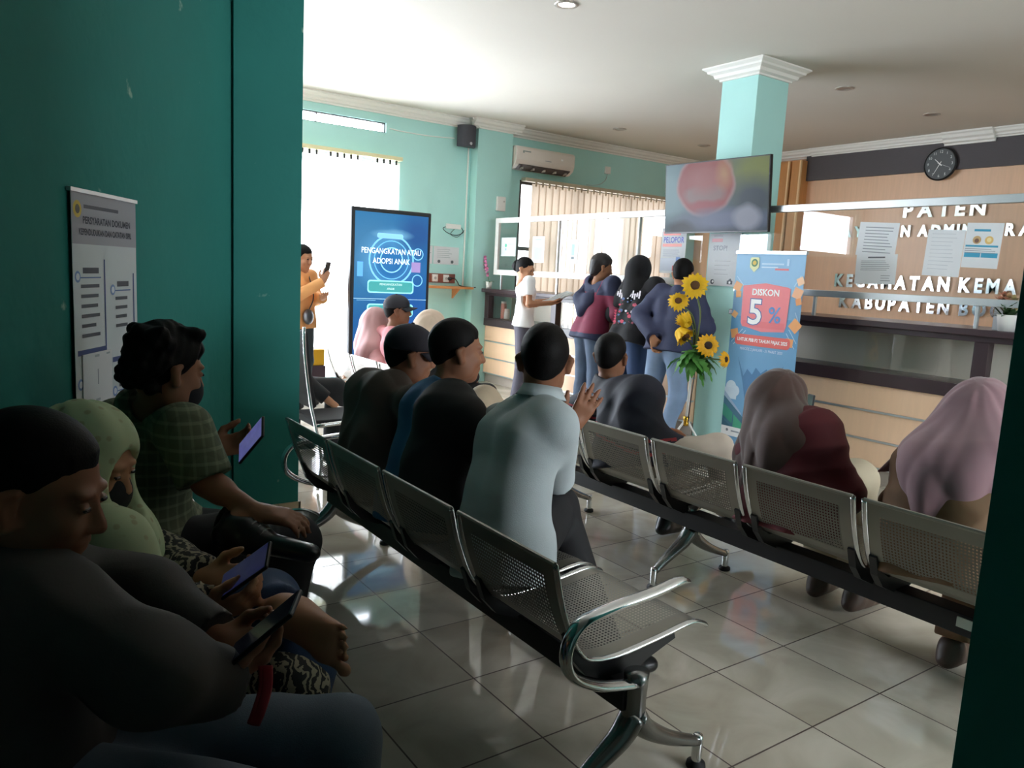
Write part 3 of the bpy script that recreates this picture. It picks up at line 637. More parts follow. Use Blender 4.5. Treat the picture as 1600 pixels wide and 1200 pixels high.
for a in ((.035, 1.30, .05, 20, 'F2B27E', 2), (.05, 1.24, .035, 50, 'F0A868', 3), (.03, 1.08, .035, 15, 'F2B87E', 2), (.045, .93, .05, 60, 'F0AE72', 2), (.585, 1.27, .055, 25, 'F0B48A', 2), (.60, 1.21, .035, 60, 'E89A5C', 3), (.59, 1.03, .06, 5, 'F0A868', 2), (.555, .90, .045, 40, 'EDA468', 2), (.60, 1.36, .04, 70, 'F2C6A2', 2)): items.append(tilt_sq(*a[:4], a[4], a[5]))
items += [('poly', 'EE8288', 4, [(.09, 1.31), (.30, 1.335), (.50, 1.31), (.525, 1.30), (.515, 1.02), (.50, .975), (.30, .96), (.11, .995), (.095, 1.02)]), ('rect', 'E9747C', 4, .11, .99, .39, .05),
    T('DISKON', 'FFFFFF', 6, .305, 1.262, .068, sx=1.0, bold=.002), T('5', '3A66A8', 6, .225, 1.10, .27, sx=1.05, bold=.012), T('5', 'FFFFFF', 7, .225, 1.10, .27, sx=1.05, bold=.005), T('%', '5C8FD0', 6, .405, 1.09, .17, bold=.002),
    ('rrect', 'E4655E', 4, .055, .845, .51, .085, .03), T('UNTUK PBB P2 TAHUN PAJAK 2025', 'FFFFFF', 5, .31, .888, .037, sx=.80, bold=.001), T('PERIODE 2 JANUARI - 31 MARET 2025', 'E6F0FA', 5, .31, .815, .030, sx=.80),
    ('rrect', 'D8DCA8', 4, .135, 1.445, .085, .085, .015), ('disc', '4F7F5A', 5, .1775, 1.488, .03), ('disc', 'D9B84A', 6, .1775, 1.488, .017), ('poly', 'D8DCA8', 3, [(.14, 1.45), (.215, 1.45), (.1775, 1.415)]),
    ('rect', 'B9D3EA', 5, .245, 1.475, .20, .012), ('rect', 'C9DDEE', 5, .245, 1.452, .15, .008), ('rect', 'E0777E', 5, .37, 1.435, .12, .014), ('rect', 'B9D3EA', 5, .47, 1.47, .02, .05),
    ('poly', '4A7FAE', 2, [(.10, .75), (.17, .60), (.20, .66), (.25, .62), (.28, .68), (.33, .64), (.38, .68), (.43, .62), (.53, .72), (.47, .55), (.52, .45), (.40, .38), (.20, .42), (.17, .54)]),
    ('disc', 'CFE0EE', 3, .06, .50, .05), ('disc', 'CBDDEC', 3, .10, .47, .045), ('rect', 'C7DAEA', 3, 0, .40, .12, .09), ('poly', '9DB6D2', 3, [(.0, .46), (.18, .30), (.18, .22), (.0, .22)]),
    ('poly', '3E6F88', 4, [(0, .42), (.24, .24), (.24, .10), (0, .10)]), ('poly', '37927C', 5, [(.0, .36), (.10, .29), (.10, .20), (0, .26)]), ('poly', '3FA27F', 5, [(.11, .28), (.21, .21), (.21, .12), (.11, .18)]), ('poly', '2F5F78', 5, [(.0, .23), (.10, .17), (.10, .11), (0, .11)]),
    ('rect', 'F0F0F2', 6, 0, .10, W_, .075), ('disc', '6C7480', 7, .06, .145, .012), ('rect', '9AA0AA', 7, .10, .135, .08, .012), ('rect', 'B07078', 7, .24, .135, .10, .012), ('rect', '9AA0AA', 7, .40, .135, .10, .012)]
art('printing', MB_ @ Matrix.Translation((0, -.1, 0)) if False else facing((BX-.002, BY0, 0.0), RX, UP) @ Matrix.Translation((0, .10, 0)), [i for i in items], t)

# ---- sunflowers on a tripod
SX = 4.42
t = thing('tripod_stand', 'slim white tripod stand with a gold collar carrying the sunflowers', 'stand', (SX, 3.9, 0))
bm = bmn(); tube(bm, [(SX, 3.93, .36), (SX, 3.915, .84)], .010, 8, 1); obj('pole', bm, alu_white, t, smooth=True, world=True)
bm = bmn(); tube(bm, [(SX-.02, 3.895, .36), (SX-.01, 3.87, .84)], .004, 6, 1); obj('cable', bm, plastic_k, t, smooth=True, world=True)
bm = bmn(); lathe(bm, [(0, 0), (.02, 0), (.024, .02), (.02, .05), (.024, .07), (0, .075)], (SX, 3.93, .33), 14); obj('collar', bm, mat('gold_metal', 'C79A3C', .25, metal=1), t, smooth=True, world=True)
for a in (100, 150, 320):
    d = Vector((math.cos(math.radians(a)), math.sin(math.radians(a)), 0)); bm = bmn()
    tube(bm, [Vector((SX, 3.93, .37))+d*.01, Vector((SX, 3.93, .2))+d*.12, Vector((SX, 3.93, .012))+d*.25], .008, 8, 4); obj('leg', bm, alu_white, t, smooth=True, world=True)
petal_m = mat('sunflower_petals', 'F2C31E', .6, var=.12, scale=20, transl=.2); seed_m = mat('sunflower_seed_disc', '5A3A1C', .8, var=.3, scale=90, bump=.5, bscale=150); leaf_m = mat('flower_foliage', '4E8A3C', .55, var=.25, scale=14, transl=.15); stem_m = mat('flower_stem', '5A6A38', .6)
dark_seed = mat('dark_seed_disc', '2A1812', .8, var=.3, scale=90, bump=.4, bscale=150); petal_o = mat('golden_petals', 'EDB11E', .6, var=.2, scale=14, transl=.2)
def sunflower(label, c, n, r, stem, pm=petal_m, sm=seed_m, cup=.15):
    c = Vector(c); n = Vector(n).normalized(); t = thing('sunflower', label, 'flower', stem[-1], group='artificial sunflowers on the tripod')
    M = Matrix.Translation(c) @ Vector((0, 0, 1)).rotation_difference(n).to_matrix().to_4x4(); rr = random.Random(int(c.z*1e4))
    bm = bmn()
    for ring, (np_, z, l) in enumerate(((18, 0, 1.0), (16, .006, .86))):
        for k in range(np_):
            a = 2*PI*(k+.5*ring)/np_ + rr.uniform(-.08, .08); L_ = r*l*rr.uniform(.9, 1.06); w = r*.17
            ps = [(.30, .5, z), (.55, 1, z+.01*cup*8), (.82, .75, z+.004), (1.0, .03, z-.012+rr.uniform(-.01, .01))]
            rows = []
            for u, ww, zz in ps:
                q = [M @ Vector((L_*u*math.cos(a)-s*w*ww*math.sin(a), L_*u*math.sin(a)+s*w*ww*math.cos(a), zz+(0 if s else .004))) for s in (-1, 0, 1)]
                rows.append([bm.verts.new(p) for p in q])
            for A, B in zip(rows, rows[1:]):
                for i in (0, 1): bm.faces.new((A[i], A[i+1], B[i+1], B[i]))
    obj('petals', bm, pm, t, smooth=True, world=True)
    bm = bmn(); lathe(bm, [(0, .022), (r*.15, .024), (r*.3, .018), (r*.40, .004), (r*.36, -.01), (0, -.014)], c, 20, axis=n); obj('seed_disc', bm, sm, t, smooth=True, world=True)
    bm = bmn(); tube(bm, [c-n*.012, c-n*.05]+[Vector(p) for p in stem], .006, 6); obj('stem', bm, stem_m, t, smooth=True, world=True)
    return t
TOC = Vector((-.6, -.75, .15))
sunflower('largest sunflower, at the top of the arrangement', (SX, 3.955, 1.39), TOC+Vector((0, .1, .1)), .105, [(SX+.02, 3.90, 1.2), (SX, 3.89, 1.0), (SX, 3.915, .84)])
sunflower('second sunflower, just below and left of the topmost one', (SX-.04, 4.07, 1.265), TOC+Vector((.1, .35, .2)), .082, [(SX+.01, 3.97, 1.17), (SX+.01, 3.91, 1.0), (SX, 3.915, .84)])
sunflower('half-open narrow sunflower, third from the top', (SX-.03, 4.015, 1.14), TOC+Vector((.5, .0, -.7)), .068, [(SX, 3.95, 1.1), (SX, 3.92, .95), (SX, 3.915, .84)], cup=.8)
sunflower('sunflower seen from the side above the green fern leaves', (SX-.03, 3.975, 1.00), Vector((-.1, .65, .5)), .085, [(SX, 3.92, .92), (SX, 3.915, .84)], cup=.9)
sunflower('dark-centred golden sunflower low at the right of the arrangement', (SX-.06, 3.73, .965), TOC+Vector((0, 0, .1)), .088, [(SX-.02, 3.82, .92), (SX, 3.9, .86)], petal_o, dark_seed)
sunflower('small sunflower partly behind the banner, lowest right', (SX+.05, 3.66, .87), Vector((.1, -.8, .1)), .065, [(SX+.02, 3.8, .86), (SX, 3.9, .84)], petal_o, dark_seed)
t = thing('foliage', 'bunch of green fern leaves hanging under the sunflowers', 'leaves', (SX, 3.9, .84))
rr = random.Random(5)
def leaf(bm, base, d, L_, w, droop, n=6, serr=0.0):
    base = Vector(base); d = Vector(d).normalized(); s = d.cross(Vector((0, 0, 1))); s = s.normalized() if s.length > .05 else Vector((1, 0, 0)); prev = None; p = base.copy()
    for k in range(n+1):
        u = k/n; ww = w*math.sin(PI*min(1, u*.95+.05))**.8*(1+serr*(-1)**k); q = [bm.verts.new(p-s*ww), bm.verts.new(p+Vector((0, 0, .1*ww))), bm.verts.new(p+s*ww)]
        if prev:
            for i in (0, 1): bm.faces.new((prev[i], prev[i+1], q[i+1], q[i]))
        prev = q; d = (d+Vector((0, 0, -droop/n))).normalized(); p = p+d*L_/n
for k in range(46):
    a = rr.uniform(0, 2*PI); bm = bmn(); el = rr.uniform(-.3, .9); s_ = rr.uniform(.5, 1)
    leaf(bm, (SX+rr.uniform(-.04, .04), 3.90+rr.uniform(-.07, .07), .84+rr.uniform(-.03, .08)), (math.cos(a), math.sin(a), el), .26*s_, .028*s_+.006, rr.uniform(.6, 2.2), 9, .35 if k % 2 else 0)
    obj('leaf', bm, leaf_m, t, smooth=True, world=True)
bm = bmn(); leaf(bm, (SX, 3.89, 1.36), (.2, -1, .3), .11, .014, .3); obj('leaf', bm, leaf_m, t, smooth=True, world=True)
bm = bmn(); leaf(bm, (SX-.01, 3.99, 1.20), (-.2, .1, -.3), .09, .03, .3); obj('leaf', bm, mat('yellowed_leaf', 'B5A860', .6), t, smooth=True, world=True)

# ---- small things on the counters
t = thing('orchid_pot', 'small pink orchid in a white pot at the left end of the counter', 'plant', (5.385, 8.235, 1.205))
bm = bmn(); lathe(bm, [(0, 0), (.034, 0), (.043, .09), (.038, .09), (.035, .075), (0, .075)], seg=18); obj('pot', bm, plastic_w, t, smooth=True)
bm = bmn(); tube(bm, [(0, 0, .08), (-.01, .02, .2), (-.01, .06, .31), (-.02, .09, .38)], .003, 6); obj('stem', bm, stem_m, t, smooth=True)
orch = mat('orchid_pink', 'D987B4', .5, var=.15)
for k, (y, z) in enumerate(((.015, .18), (.035, .24), (.05, .28), (.065, .32), (.08, .36), (.095, .39))):
    bm = bmn()
    for q in range(5):
        a = 2*PI*q/5+k; leaf(bm, (-.01-.01*(k % 2), y+.012*(-1)**k, z), (-.5, math.cos(a), math.sin(a)), .052, .020, .2, 4)
    obj('blossom', bm, orch, t, smooth=True)
for k in range(3):
    bm = bmn(); leaf(bm, (0, 0, .08), (math.cos(k*2.1), math.sin(k*2.1), .8), .09, .015, 1.2); obj('leaf', bm, leaf_m, t, smooth=True)
o = sheet('paper_sheet', 'loose white papers on the countertop behind the girl', 'paper', (5.47, 7.62, 1.2065), .3, .21, (0, -1, 0), (1, 0, 0))
t = thing('potted_plant', 'white pot with peach flowers and green leaves on the right counter', 'plant', (5.43, 2.225, 1.205))
bm = bmn(); lathe(bm, [(0, 0), (.045, 0), (.062, .10), (.064, .105), (.056, .105), (.052, .085), (0, .085)], seg=24); obj('pot', bm, plastic_w, t, smooth=True)
rr = random.Random(3)
for k in range(24):
    a = rr.uniform(0, 2*PI); bm = bmn(); leaf(bm, (rr.uniform(-.02, .02), rr.uniform(-.02, .02), .085), (math.cos(a), math.sin(a), rr.uniform(.4, 2.0)), rr.uniform(.08, .15), .014, rr.uniform(.3, 1)); obj('leaf', bm, mat('dark_leaf', '3E5A34', .5, var=.3, transl=.1), t, smooth=True)
for k, (y, z, c) in enumerate(((.05, .19, 'C98A70'), (.03, .22, 'C07E66'), (-.03, .20, 'B0A070'), (-.05, .17, 'A89468'), (.0, .21, 'C49A78'))):
    bm = bmn()
    for q in range(7): a = 2*PI*q/7; leaf(bm, (-.02, y, z), (-.6, math.cos(a), math.sin(a)), .045, .014, .1, 4)
    obj('blossom', bm, mat('blossom_'+c, c, .6), t, smooth=True)
t = thing('paper_card', 'plain white card leaning behind the potted plant on the counter', 'card', (5.52, 2.29, 1.205))
bm = bmn(); box(bm, 5.515, 5.518, 2.20, 2.345, 1.205, 1.36); obj('card', bm, paper, t, world=True)

# ---- recessed downlights
def downlight(x, y, lab, lit):
    t = thing('downlight', lab, 'ceiling light', (x, y, CEIL), group='recessed ceiling lights')
    bm = bmn(); lathe(bm, [(.085, 0), (.085, -.006), (.062, -.010), (.055, .0)], seg=28); obj('rim', bm, mat('downlight_rim', 'B8B0A8', .3, metal=.5), t, smooth=True)
    bm = bmn(); lathe(bm, [(.056, -.001), (.04, -.004), (0, -.005)], seg=20); obj('lamp', bm, emitter('lit_lamp', 'FFFDF8', 26) if lit else mat('unlit_lamp', '9A9088', .3), t, smooth=True)
downlight(3.45, 4.46, 'the only lit ceiling light, glowing white at the top edge of the photo', True)
downlight(6.72, 4.40, 'unlit ceiling light right of the square pillar, nearer of the two there', False)
downlight(8.25, 4.37, 'unlit ceiling light nearest the charcoal fascia, above the clock', False)
downlight(6.73, 7.47, 'unlit ceiling light nearest the air conditioner', False)
downlight(8.26, 7.44, 'unlit ceiling light just left of the square pillar, farthest in that row', False)

# ---- notice board poster on the slanted wall
def on_wall(s, z, off=.004): return PW0 + PWD*s + PWN*off + Vector((0, 0, z))
PR = PWD      # seen from the room, right runs along the wall away from the camera
navy = '24407A'
def pbox(x, y, w, h, rows):
    L_ = [('rect', navy, 1, x, y, w, .017), ('rect', navy, 1, x+w-.009, y, .009, h), ('rect', '4A6AA0', 1, x+.02, y+h-.06, w-.05, .004), ('rect', '2E3644', 1, x+.045, y+h-.045, w-.09, .018), ('disc', '6F8FC4', 1, x+.012, y+h-.055, .018), ('disc', 'D6DDE6', 2, x+.012, y+h-.055, .011)]
    return L_ + lines(x+.03, y+h-.09, w-.07, rows, .031, c='3A424E', h=.011)
W2, H2 = .455, 1.10
t = sheet('information_poster', 'tall white and blue requirements poster on the dark teal wall', 'poster', on_wall(-1.425, 1.585-H2/2, .012), W2, H2, PR, UP,
    [('rect', '9A9CA6', 1, 0, H2-.155, W2, .155), T('PERSYARATAN DOKUMEN', '20283A', 2, W2/2+.01, H2-.082, .030, sx=.95, bold=.001), T('KEPENDUDUKAN DAN CATATAN SIPIL', '20283A', 2, W2/2, H2-.118, .027, sx=.78, bold=.001), ('rect', '3A3F4C', 2, .075, H2-.045, .24, .011), ('disc', 'C9B03C', 2, .035, H2-.05, .026), ('disc', '4A4A30', 3, .035, H2-.05, .014)]
    + pbox(.015, H2-.50, .195, .30, 6) + pbox(.25, H2-.545, .18, .30, 4) + pbox(.015, H2-.80, .195, .265, 5) + pbox(.25, H2-.855, .18, .265, 4) + pbox(.25, H2-1.08, .18, .20, 3),
    m=mat('poster_vinyl', 'C9D2D6', .5, var=.02))
Ms = facing(on_wall(-1.425, 1.585, .012) - PR*W2/2, PR, UP)
bm = bmn(); box(bm, -.008, W2+.008, 0, .012, -.008, .006); bm.transform(Ms); obj('top_rod', bm, silver, t, world=True)
sheet('paper_sheet', 'white A4 sheet taped over the lower left of the requirements poster', 'paper', on_wall(-1.515, 1.005, .016), .20, .165, PR, UP, [('rect', '9AA2AC', 1, .095, .06, .007, .05), ('rect', 'A9B4BC', 1, .08, .15, .03, .008), ('rect', 'A9B4BC', 1, .16, .152, .025, .006), ('rect', 'A9B4BC', 1, .08, .006, .03, .008)])

# ---- bin beside the entrance
t = thing('waste_bin', 'dark bin with a yellow top beside the woman in orange', 'bin', (2.93, 7.72, 0))
bm = bmn(); box(bm, 2.80, 3.0, 7.62, 7.84, 0.0, .36); obj('bin_body', bm, mat('dark_mauve_plastic', '4A3A44', .5), t, world=True, bevel=.01)
bm = bmn(); box(bm, 2.82, 2.99, 7.63, 7.83, .36, .53); obj('lid', bm, mat('yellow_plastic', 'E8B52C', .45), t, world=True, bevel=.01)

# ---------------------------------------------------------------- BENCHES
def perforated(name, axes, col, pitch=.0115, r=.27):
    if (name,) in _M: return _M[(name,)]
    m = bpy.data.materials.new(name); m.use_nodes = True; nt = m.node_tree; N = nt.nodes; L = nt.links; b = N['Principled BSDF']
    b.inputs['Base Color'].default_value = (*lin(col), 1); b.inputs['Metallic'].default_value = .55; b.inputs['Roughness'].default_value = .34
    tc = N.new('ShaderNodeTexCoord'); sp = N.new('ShaderNodeSeparateXYZ'); L.new(tc.outputs['Object'], sp.inputs[0])
    def mth(op, a, c=None):
        n = N.new('ShaderNodeMath'); n.operation = op
        for i, v in enumerate((a, c)):
            if isinstance(v, (int, float)): n.inputs[i].default_value = v
            elif v is not None: L.new(v, n.inputs[i])
        return n.outputs[0]
    u = mth('SUBTRACT', mth('FRACT', mth('DIVIDE', sp.outputs[axes[0]], pitch)), .5); v = mth('SUBTRACT', mth('FRACT', mth('DIVIDE', sp.outputs[axes[1]], pitch)), .5)
    h = mth('LESS_THAN', mth('ADD', mth('MULTIPLY', u, u), mth('MULTIPLY', v, v)), r*r)
    tr = N.new('ShaderNodeBsdfTransparent'); ms = N.new('ShaderNodeMixShader'); L.new(h, ms.inputs[0]); L.new(b.outputs[0], ms.inputs[1]); L.new(tr.outputs[0], ms.inputs[2]); L.new(ms.outputs[0], N['Material Output'].inputs[0])
    _M[(name,)] = m; return m
steel = mat('bench_steel', '8F8B82', .36, metal=.55, var=.05)
perf_b = perforated('perforated_back', (1, 2), '7A766E'); perf_s = perforated('perforated_seat', (0, 1), '8F8D86')
beam_m = mat('bench_beam', '17171B', .45, var=.08); leg_m = mat('cast_leg', '8E8E8E', .25, metal=.9)
BACKP = [(-.262, .700), (-.258, .69), (-.235, .60), (-.195, .50), (-.160, .445)]
SEATP = [(-.160, .445), (-.12, .417), (-.03, .405), (.12, .418), (.23, .432), (.275, .432), (.315, .418), (.325, .41)]
def plate(prof, w, perf, n=6, border=.055):
    P = smooth_path([(x, 0, z) for x, z in prof], 4); ln = [0]
    for a, b in zip(P, P[1:]): ln.append(ln[-1]+(b-a).length)
    ys = [0, border, w-border, w]; bm = bmn(); rows = []
    for p in P: rows.append([bm.verts.new((p.x, y, p.z)) for y in ys])
    for i in range(len(P)-1):
        mid = (ln[i]+ln[i+1])/2; inner = border*.9 < mid < ln[-1]-border*.6
        for k in range(3):
            f = bm.faces.new((rows[i][k], rows[i][k+1], rows[i+1][k+1], rows[i+1][k])); f.material_index = 1 if (inner and k == 1) else 0; f.smooth = True
    me = bpy.data.meshes.new('plate'); bm.to_mesh(me); bm.free(); me.materials.append(steel); me.materials.append(perf); return me
SW = .465; PITCH = .507
_bench = {}
def bench_meshes():
    if _bench: return _bench
    _bench['backrest'] = plate(BACKP, SW, perf_b); _bench['seat'] = plate(SEATP, SW, perf_s)
    bm = bmn(); tube(bm, [(x, 0, z) for x, z in BACKP+SEATP[1:]], .011, 10, 4, flat=.6, side=(0, 1, 0)); bm.to_mesh(me := bpy.data.meshes.new('edge_trim')); bm.free()
    me.polygons.foreach_set('use_smooth', [True]*len(me.polygons)); me.materials.append(chrome); _bench['edge_trim'] = me
    bm = bmn(); tube(bm, [(-.262, 0, .702), (-.262, SW, .702)], .007, 8, 1); bm.to_mesh(me := bpy.data.meshes.new('top_roll')); bm.free(); me.materials.append(steel); _bench['top_roll'] = me
    bm = bmn(); prism(bm, [(-.185, .50), (-.15, .43), (-.10, .402), (.06, .398), (.20, .41), (.205, .395), (.10, .36), (.05, .335), (-.05, .335), (-.13, .37), (-.175, .42), (-.20, .49)], -.014, .014); bm.to_mesh(me := bpy.data.meshes.new('bracket')); bm.free(); me.materials.append(plastic_k); _bench['bracket'] = me
    bm = bmn(); tube(bm, [(0, 0, .375), (0, 0, .29), (0, 0, .235)], [.038, .034, .040], 14, 3, flat=.8, side=(1, 0, 0))
    for s, L_ in ((1, .285), (-1, .235)): tube(bm, [(0, 0, .25), (s*.05, 0, .195), (s*.15, 0, .135), (s*L_*.95, 0, .085)], [.040, .034, .025, .018], 12, 5, flat=.85, side=(0, 1, 0))
    bm.to_mesh(me := bpy.data.meshes.new('leg')); bm.free(); me.polygons.foreach_set('use_smooth', [True]*len(me.polygons)); me.materials.append(leg_m); _bench['leg'] = me
    bm = bmn(); lathe(bm, [(0, .105), (.014, .103), (.016, .09), (.015, .022)], seg=14); lathe(bm, [(.012, .03), (.015, .02), (.027, .016), (.029, .004), (.026, 0), (0, 0)], seg=16, mi=1); bm.to_mesh(me := bpy.data.meshes.new('foot_pad')); bm.free(); me.polygons.foreach_set('use_smooth', [True]*len(me.polygons)); me.materials.append(chrome); me.materials.append(rubber); _bench['foot_pad'] = me
    bm = bmn(); tube(bm, [(-.01, 0, .345), (-.14, 0, .375), (-.235, 0, .43), (-.255, 0, .50), (-.215, 0, .560), (-.12, 0, .580), (.03, 0, .592), (.13, 0, .605), (.165, 0, .598)], [.022, .022, .022, .021, .021, .020, .020, .018, .012], 12, 6, flat=.6, side=(0, 1, 0)); bm.to_mesh(me := bpy.data.meshes.new('armrest')); bm.free(); me.polygons.foreach_set('use_smooth', [True]*len(me.polygons)); me.materials.append(chrome); _bench['armrest'] = me
    return _bench
def bench(label, loc, n, legs, arms=(0, 1), group='steel waiting-room benches', rot=0):
    """origin: right-hand end on the floor, under the beam; +Y runs along the row"""
    G = bench_meshes(); t = thing('waiting_bench', label, 'bench', loc, rot, group); L_ = n*PITCH
    def put(name, key, x, y, z=0, par=t):
        o = bpy.data.objects.new(name, G[key]); COL.objects.link(o); o.parent = par; o.location = (x, y, z); return o
    bm = bmn(); box(bm, -.045, .045, -.03, L_+.03, .27, .345); obj('beam', bm, beam_m, t, bevel=.004)
    for k in range(n):
        y = k*PITCH+(PITCH-SW)/2
        b = put('backrest', 'backrest', 0, y); put('top_roll', 'top_roll', 0, 0, 0, b)
        s = put('seat', 'seat', 0, y)
        for q in (0, SW): put('edge_trim', 'edge_trim', 0, y+q); 
        for q in (.02, SW-.02): put('bracket', 'bracket', 0, y+q)
    for y in legs:
        l = put('leg', 'leg', 0, y); put('foot_pad', 'foot_pad', .275, 0, 0, l); put('foot_pad', 'foot_pad', -.225, 0, 0, l)
    for a in arms: put('armrest', 'armrest', 0, -.035 if a == 0 else L_+.035)
    return t
B1 = bench('perforated steel bench nearest the camera, with an empty end seat and a chrome armrest', (1.415, 1.385, 0), 4, (-.03, 2.06))
bm = bmn(); box(bm, -.052, -.046, -.02, .10, .30, .335); 
B2 = bench('steel bench in the second row, under the people in brown and dusty pink veils', (2.75, .90, 0), 5, (-.02, 1.46, 2.5), arms=())
o = obj('inventory_sticker', bm, mat('sticker_white', 'B9BDB4', .5), B2); o.location = (0, .13, 0)
B3 = bench('steel bench in the far row beside the kiosk, washed out by window light', (2.72, 4.72, 0), 3, (.25, 1.30), arms=())
B4 = bench('steel bench along the dark slanted wall, under the three people with phones', tuple(PW0 + PWD*-3.08 + PWN*.33), 4, (.1, 1.95), arms=(), rot=math.atan2(PWD.y, PWD.x)-PI/2)
# ================================================================ PEOPLE: smooth-blended volumes meshed with surface nets
def V(*a): return np.array(a, dtype=np.float64)
def nrm(v): v = np.asarray(v, float); return v/ (np.linalg.norm(v)+1e-12)
class Field:
    """signed-distance volume made of tapered capsules and ellipsoids, blended smoothly"""
    def __init__(s): s.ops = []; s.cuts = []; s.noise = None
    def cone(s, a, ra, b, rb, k=.03, squash=None, grow=0): s.ops.append(('c', np.asarray(a, float), ra+grow, np.asarray(b, float), rb+grow, k, squash)); return s
    def chain(s, pts, rs, k=.02, grow=0):
        for i in range(len(pts)-1): s.cone(pts[i], rs[i], pts[i+1], rs[i+1], k, None, grow)
        return s
    def ell(s, c, r, ax=None, k=.02): s.ops.append(('e', np.asarray(c, float), np.asarray(r, float), np.eye(3) if ax is None else np.asarray(ax, float), k)); return s
    def sub(s, c, r, ax=None, k=.01): s.ops.append(('s', np.asarray(c, float), np.asarray(r, float), np.eye(3) if ax is None else np.asarray(ax, float), k)); return s
    def cut(s, p, n, lim=None): s.cuts.append((np.asarray(p, float), nrm(n), lim)); return s      # remove the side n points to
    def bounds(s):
        lo = np.full(3, 1e9); hi = -lo
        for o in s.ops:
            if o[0] == 'c':
                for p, r in ((o[1], o[2]), (o[3], o[4])): lo = np.minimum(lo, p-r); hi = np.maximum(hi, p+r)
            elif o[0] == 'e': r = np.max(o[2]); lo = np.minimum(lo, o[1]-r); hi = np.maximum(hi, o[1]+r)
        return lo, hi
    def mesh(s, vox):
        lo, hi = s.bounds(); pad = vox*3+.02; lo = lo-pad; hi = hi+pad
        n = np.ceil((hi-lo)/vox).astype(int)+1; F = np.full(n, .06, np.float32)
        ax = [lo[i]+np.arange(n[i])*vox for i in range(3)]
        def region(l, h):
            i0 = np.clip(np.floor((l-lo)/vox).astype(int), 0, n-1); i1 = np.clip(np.ceil((h-lo)/vox).astype(int)+1, 1, n)
            sl = tuple(slice(a, b) for a, b in zip(i0, i1))
            P = np.stack(np.meshgrid(ax[0][sl[0]], ax[1][sl[1]], ax[2][sl[2]], indexing='ij'), -1); return sl, P
        for o in s.ops:
            if o[0] == 'c':
                _, a, ra, b, rb, k, sq = o; m = max(ra, rb)+k+vox*3
                if sq: m *= max(1.0, sq[1])
                sl, P = region(np.minimum(a, b)-m, np.maximum(a, b)+m); Q = P-a; ba = b-a
                if sq:
                    e, f = nrm(sq[0]), sq[1]; Q = Q+(Q@e)[..., None]*e*(1/f-1); ba = ba+(ba@e)*e*(1/f-1)
                t = np.clip((Q@ba)/max(1e-9, ba@ba), 0, 1); d = np.linalg.norm(Q-t[..., None]*ba, axis=-1)-(ra+t*(rb-ra))
                if sq: d = d*min(1.0, sq[1])
                s._smin(F, sl, d, k)
            else:
                _, c, r, A, k = o; m = np.max(r)+k+vox*3; sl, P = region(c-m, c+m); Q = (P-c)@A.T
                k0 = np.linalg.norm(Q/r, axis=-1); k1 = np.linalg.norm(Q/(r*r), axis=-1)+1e-9; d = k0*(k0-1)/k1
                if o[0] == 'e': s._smin(F, sl, d, k)
                else:
                    f = F[sl]; h = np.clip(.5+.5*(f+d)/k*-1+0, 0, 1) if False else np.clip(.5-.5*(f+d)/k, 0, 1)
                    F[sl] = f*(1-h)-d*h+k*h*(1-h)
        G = None
        if s.noise or s.cuts: G = np.stack(np.meshgrid(*ax, indexing='ij'), -1)
        if s.noise: F += s.noise(G).astype(np.float32)
        for p, nn, lim in s.cuts:
            d = (G-p)@nn
            if lim is None: F = np.maximum(F, d)
            else:
                w = np.linalg.norm(G-np.asarray(lim[0]), axis=-1) < lim[1]; F = np.where(w, np.maximum(F, d), F)
        return nets(F.astype(np.float32), lo, vox)
    @staticmethod
    def _smin(F, sl, d, k):
        f = F[sl]; h = np.maximum(k-np.abs(f-d), 0)/k; F[sl] = np.minimum(f, d)-h*h*k*.25
def nets(F, lo, vox):
    I = F < 0; c = np.zeros(tuple(x-1 for x in F.shape), np.int8); off = [(i, j, k) for i in (0, 1) for j in (0, 1) for k in (0, 1)]
    X, Y, Z = c.shape
    for i, j, k in off: c += I[i:X+i, j:Y+j, k:Z+k]
    act = (c > 0) & (c < 8); cells = np.argwhere(act)
    if len(cells) == 0: return np.zeros((0, 3)), np.zeros((0, 4), int)
    idx = -np.ones(c.shape, np.int64); idx[act] = np.arange(len(cells))
    vals = np.stack([F[cells[:, 0]+i, cells[:, 1]+j, cells[:, 2]+k] for i, j, k in off], 1).astype(np.float64); O = np.array(off, float)
    acc = np.zeros((len(cells), 3)); cnt = np.zeros(len(cells))
    for a in range(8):
        for b in range(a+1, 8):
            if np.abs(O[a]-O[b]).sum() != 1: continue
            m = (vals[:, a] < 0) != (vals[:, b] < 0); t = vals[m, a]/(vals[m, a]-vals[m, b]); acc[m] += O[a]+t[:, None]*(O[b]-O[a]); cnt[m] += 1
    verts = lo+(cells+acc/cnt[:, None])*vox; quads = []
    for d in range(3):
        u, v = (d+1) % 3, (d+2) % 3; s0 = [slice(1, -1)]*3; s0[d] = slice(0, -1); s1 = list(s0); s1[d] = slice(1, None)
        s0[u] = s0[v] = s1[u] = s1[v] = slice(1, -1)
        A, B = I[tuple(s0)], I[tuple(s1)]; e = np.argwhere(A != B); sg = A[A != B]
        base = e.copy(); base[:, u] += 1; base[:, v] += 1
        def g(du, dv):
            q = base.copy(); q[:, u] += du; q[:, v] += dv; return idx[q[:, 0], q[:, 1], q[:, 2]]
        q = np.stack([g(-1, -1), g(0, -1), g(0, 0), g(-1, 0)], 1); q[~sg] = q[~sg][:, ::-1]; quads.append(q)
    quads = np.concatenate(quads); quads = quads[(quads >= 0).all(1)]
    return verts, quads
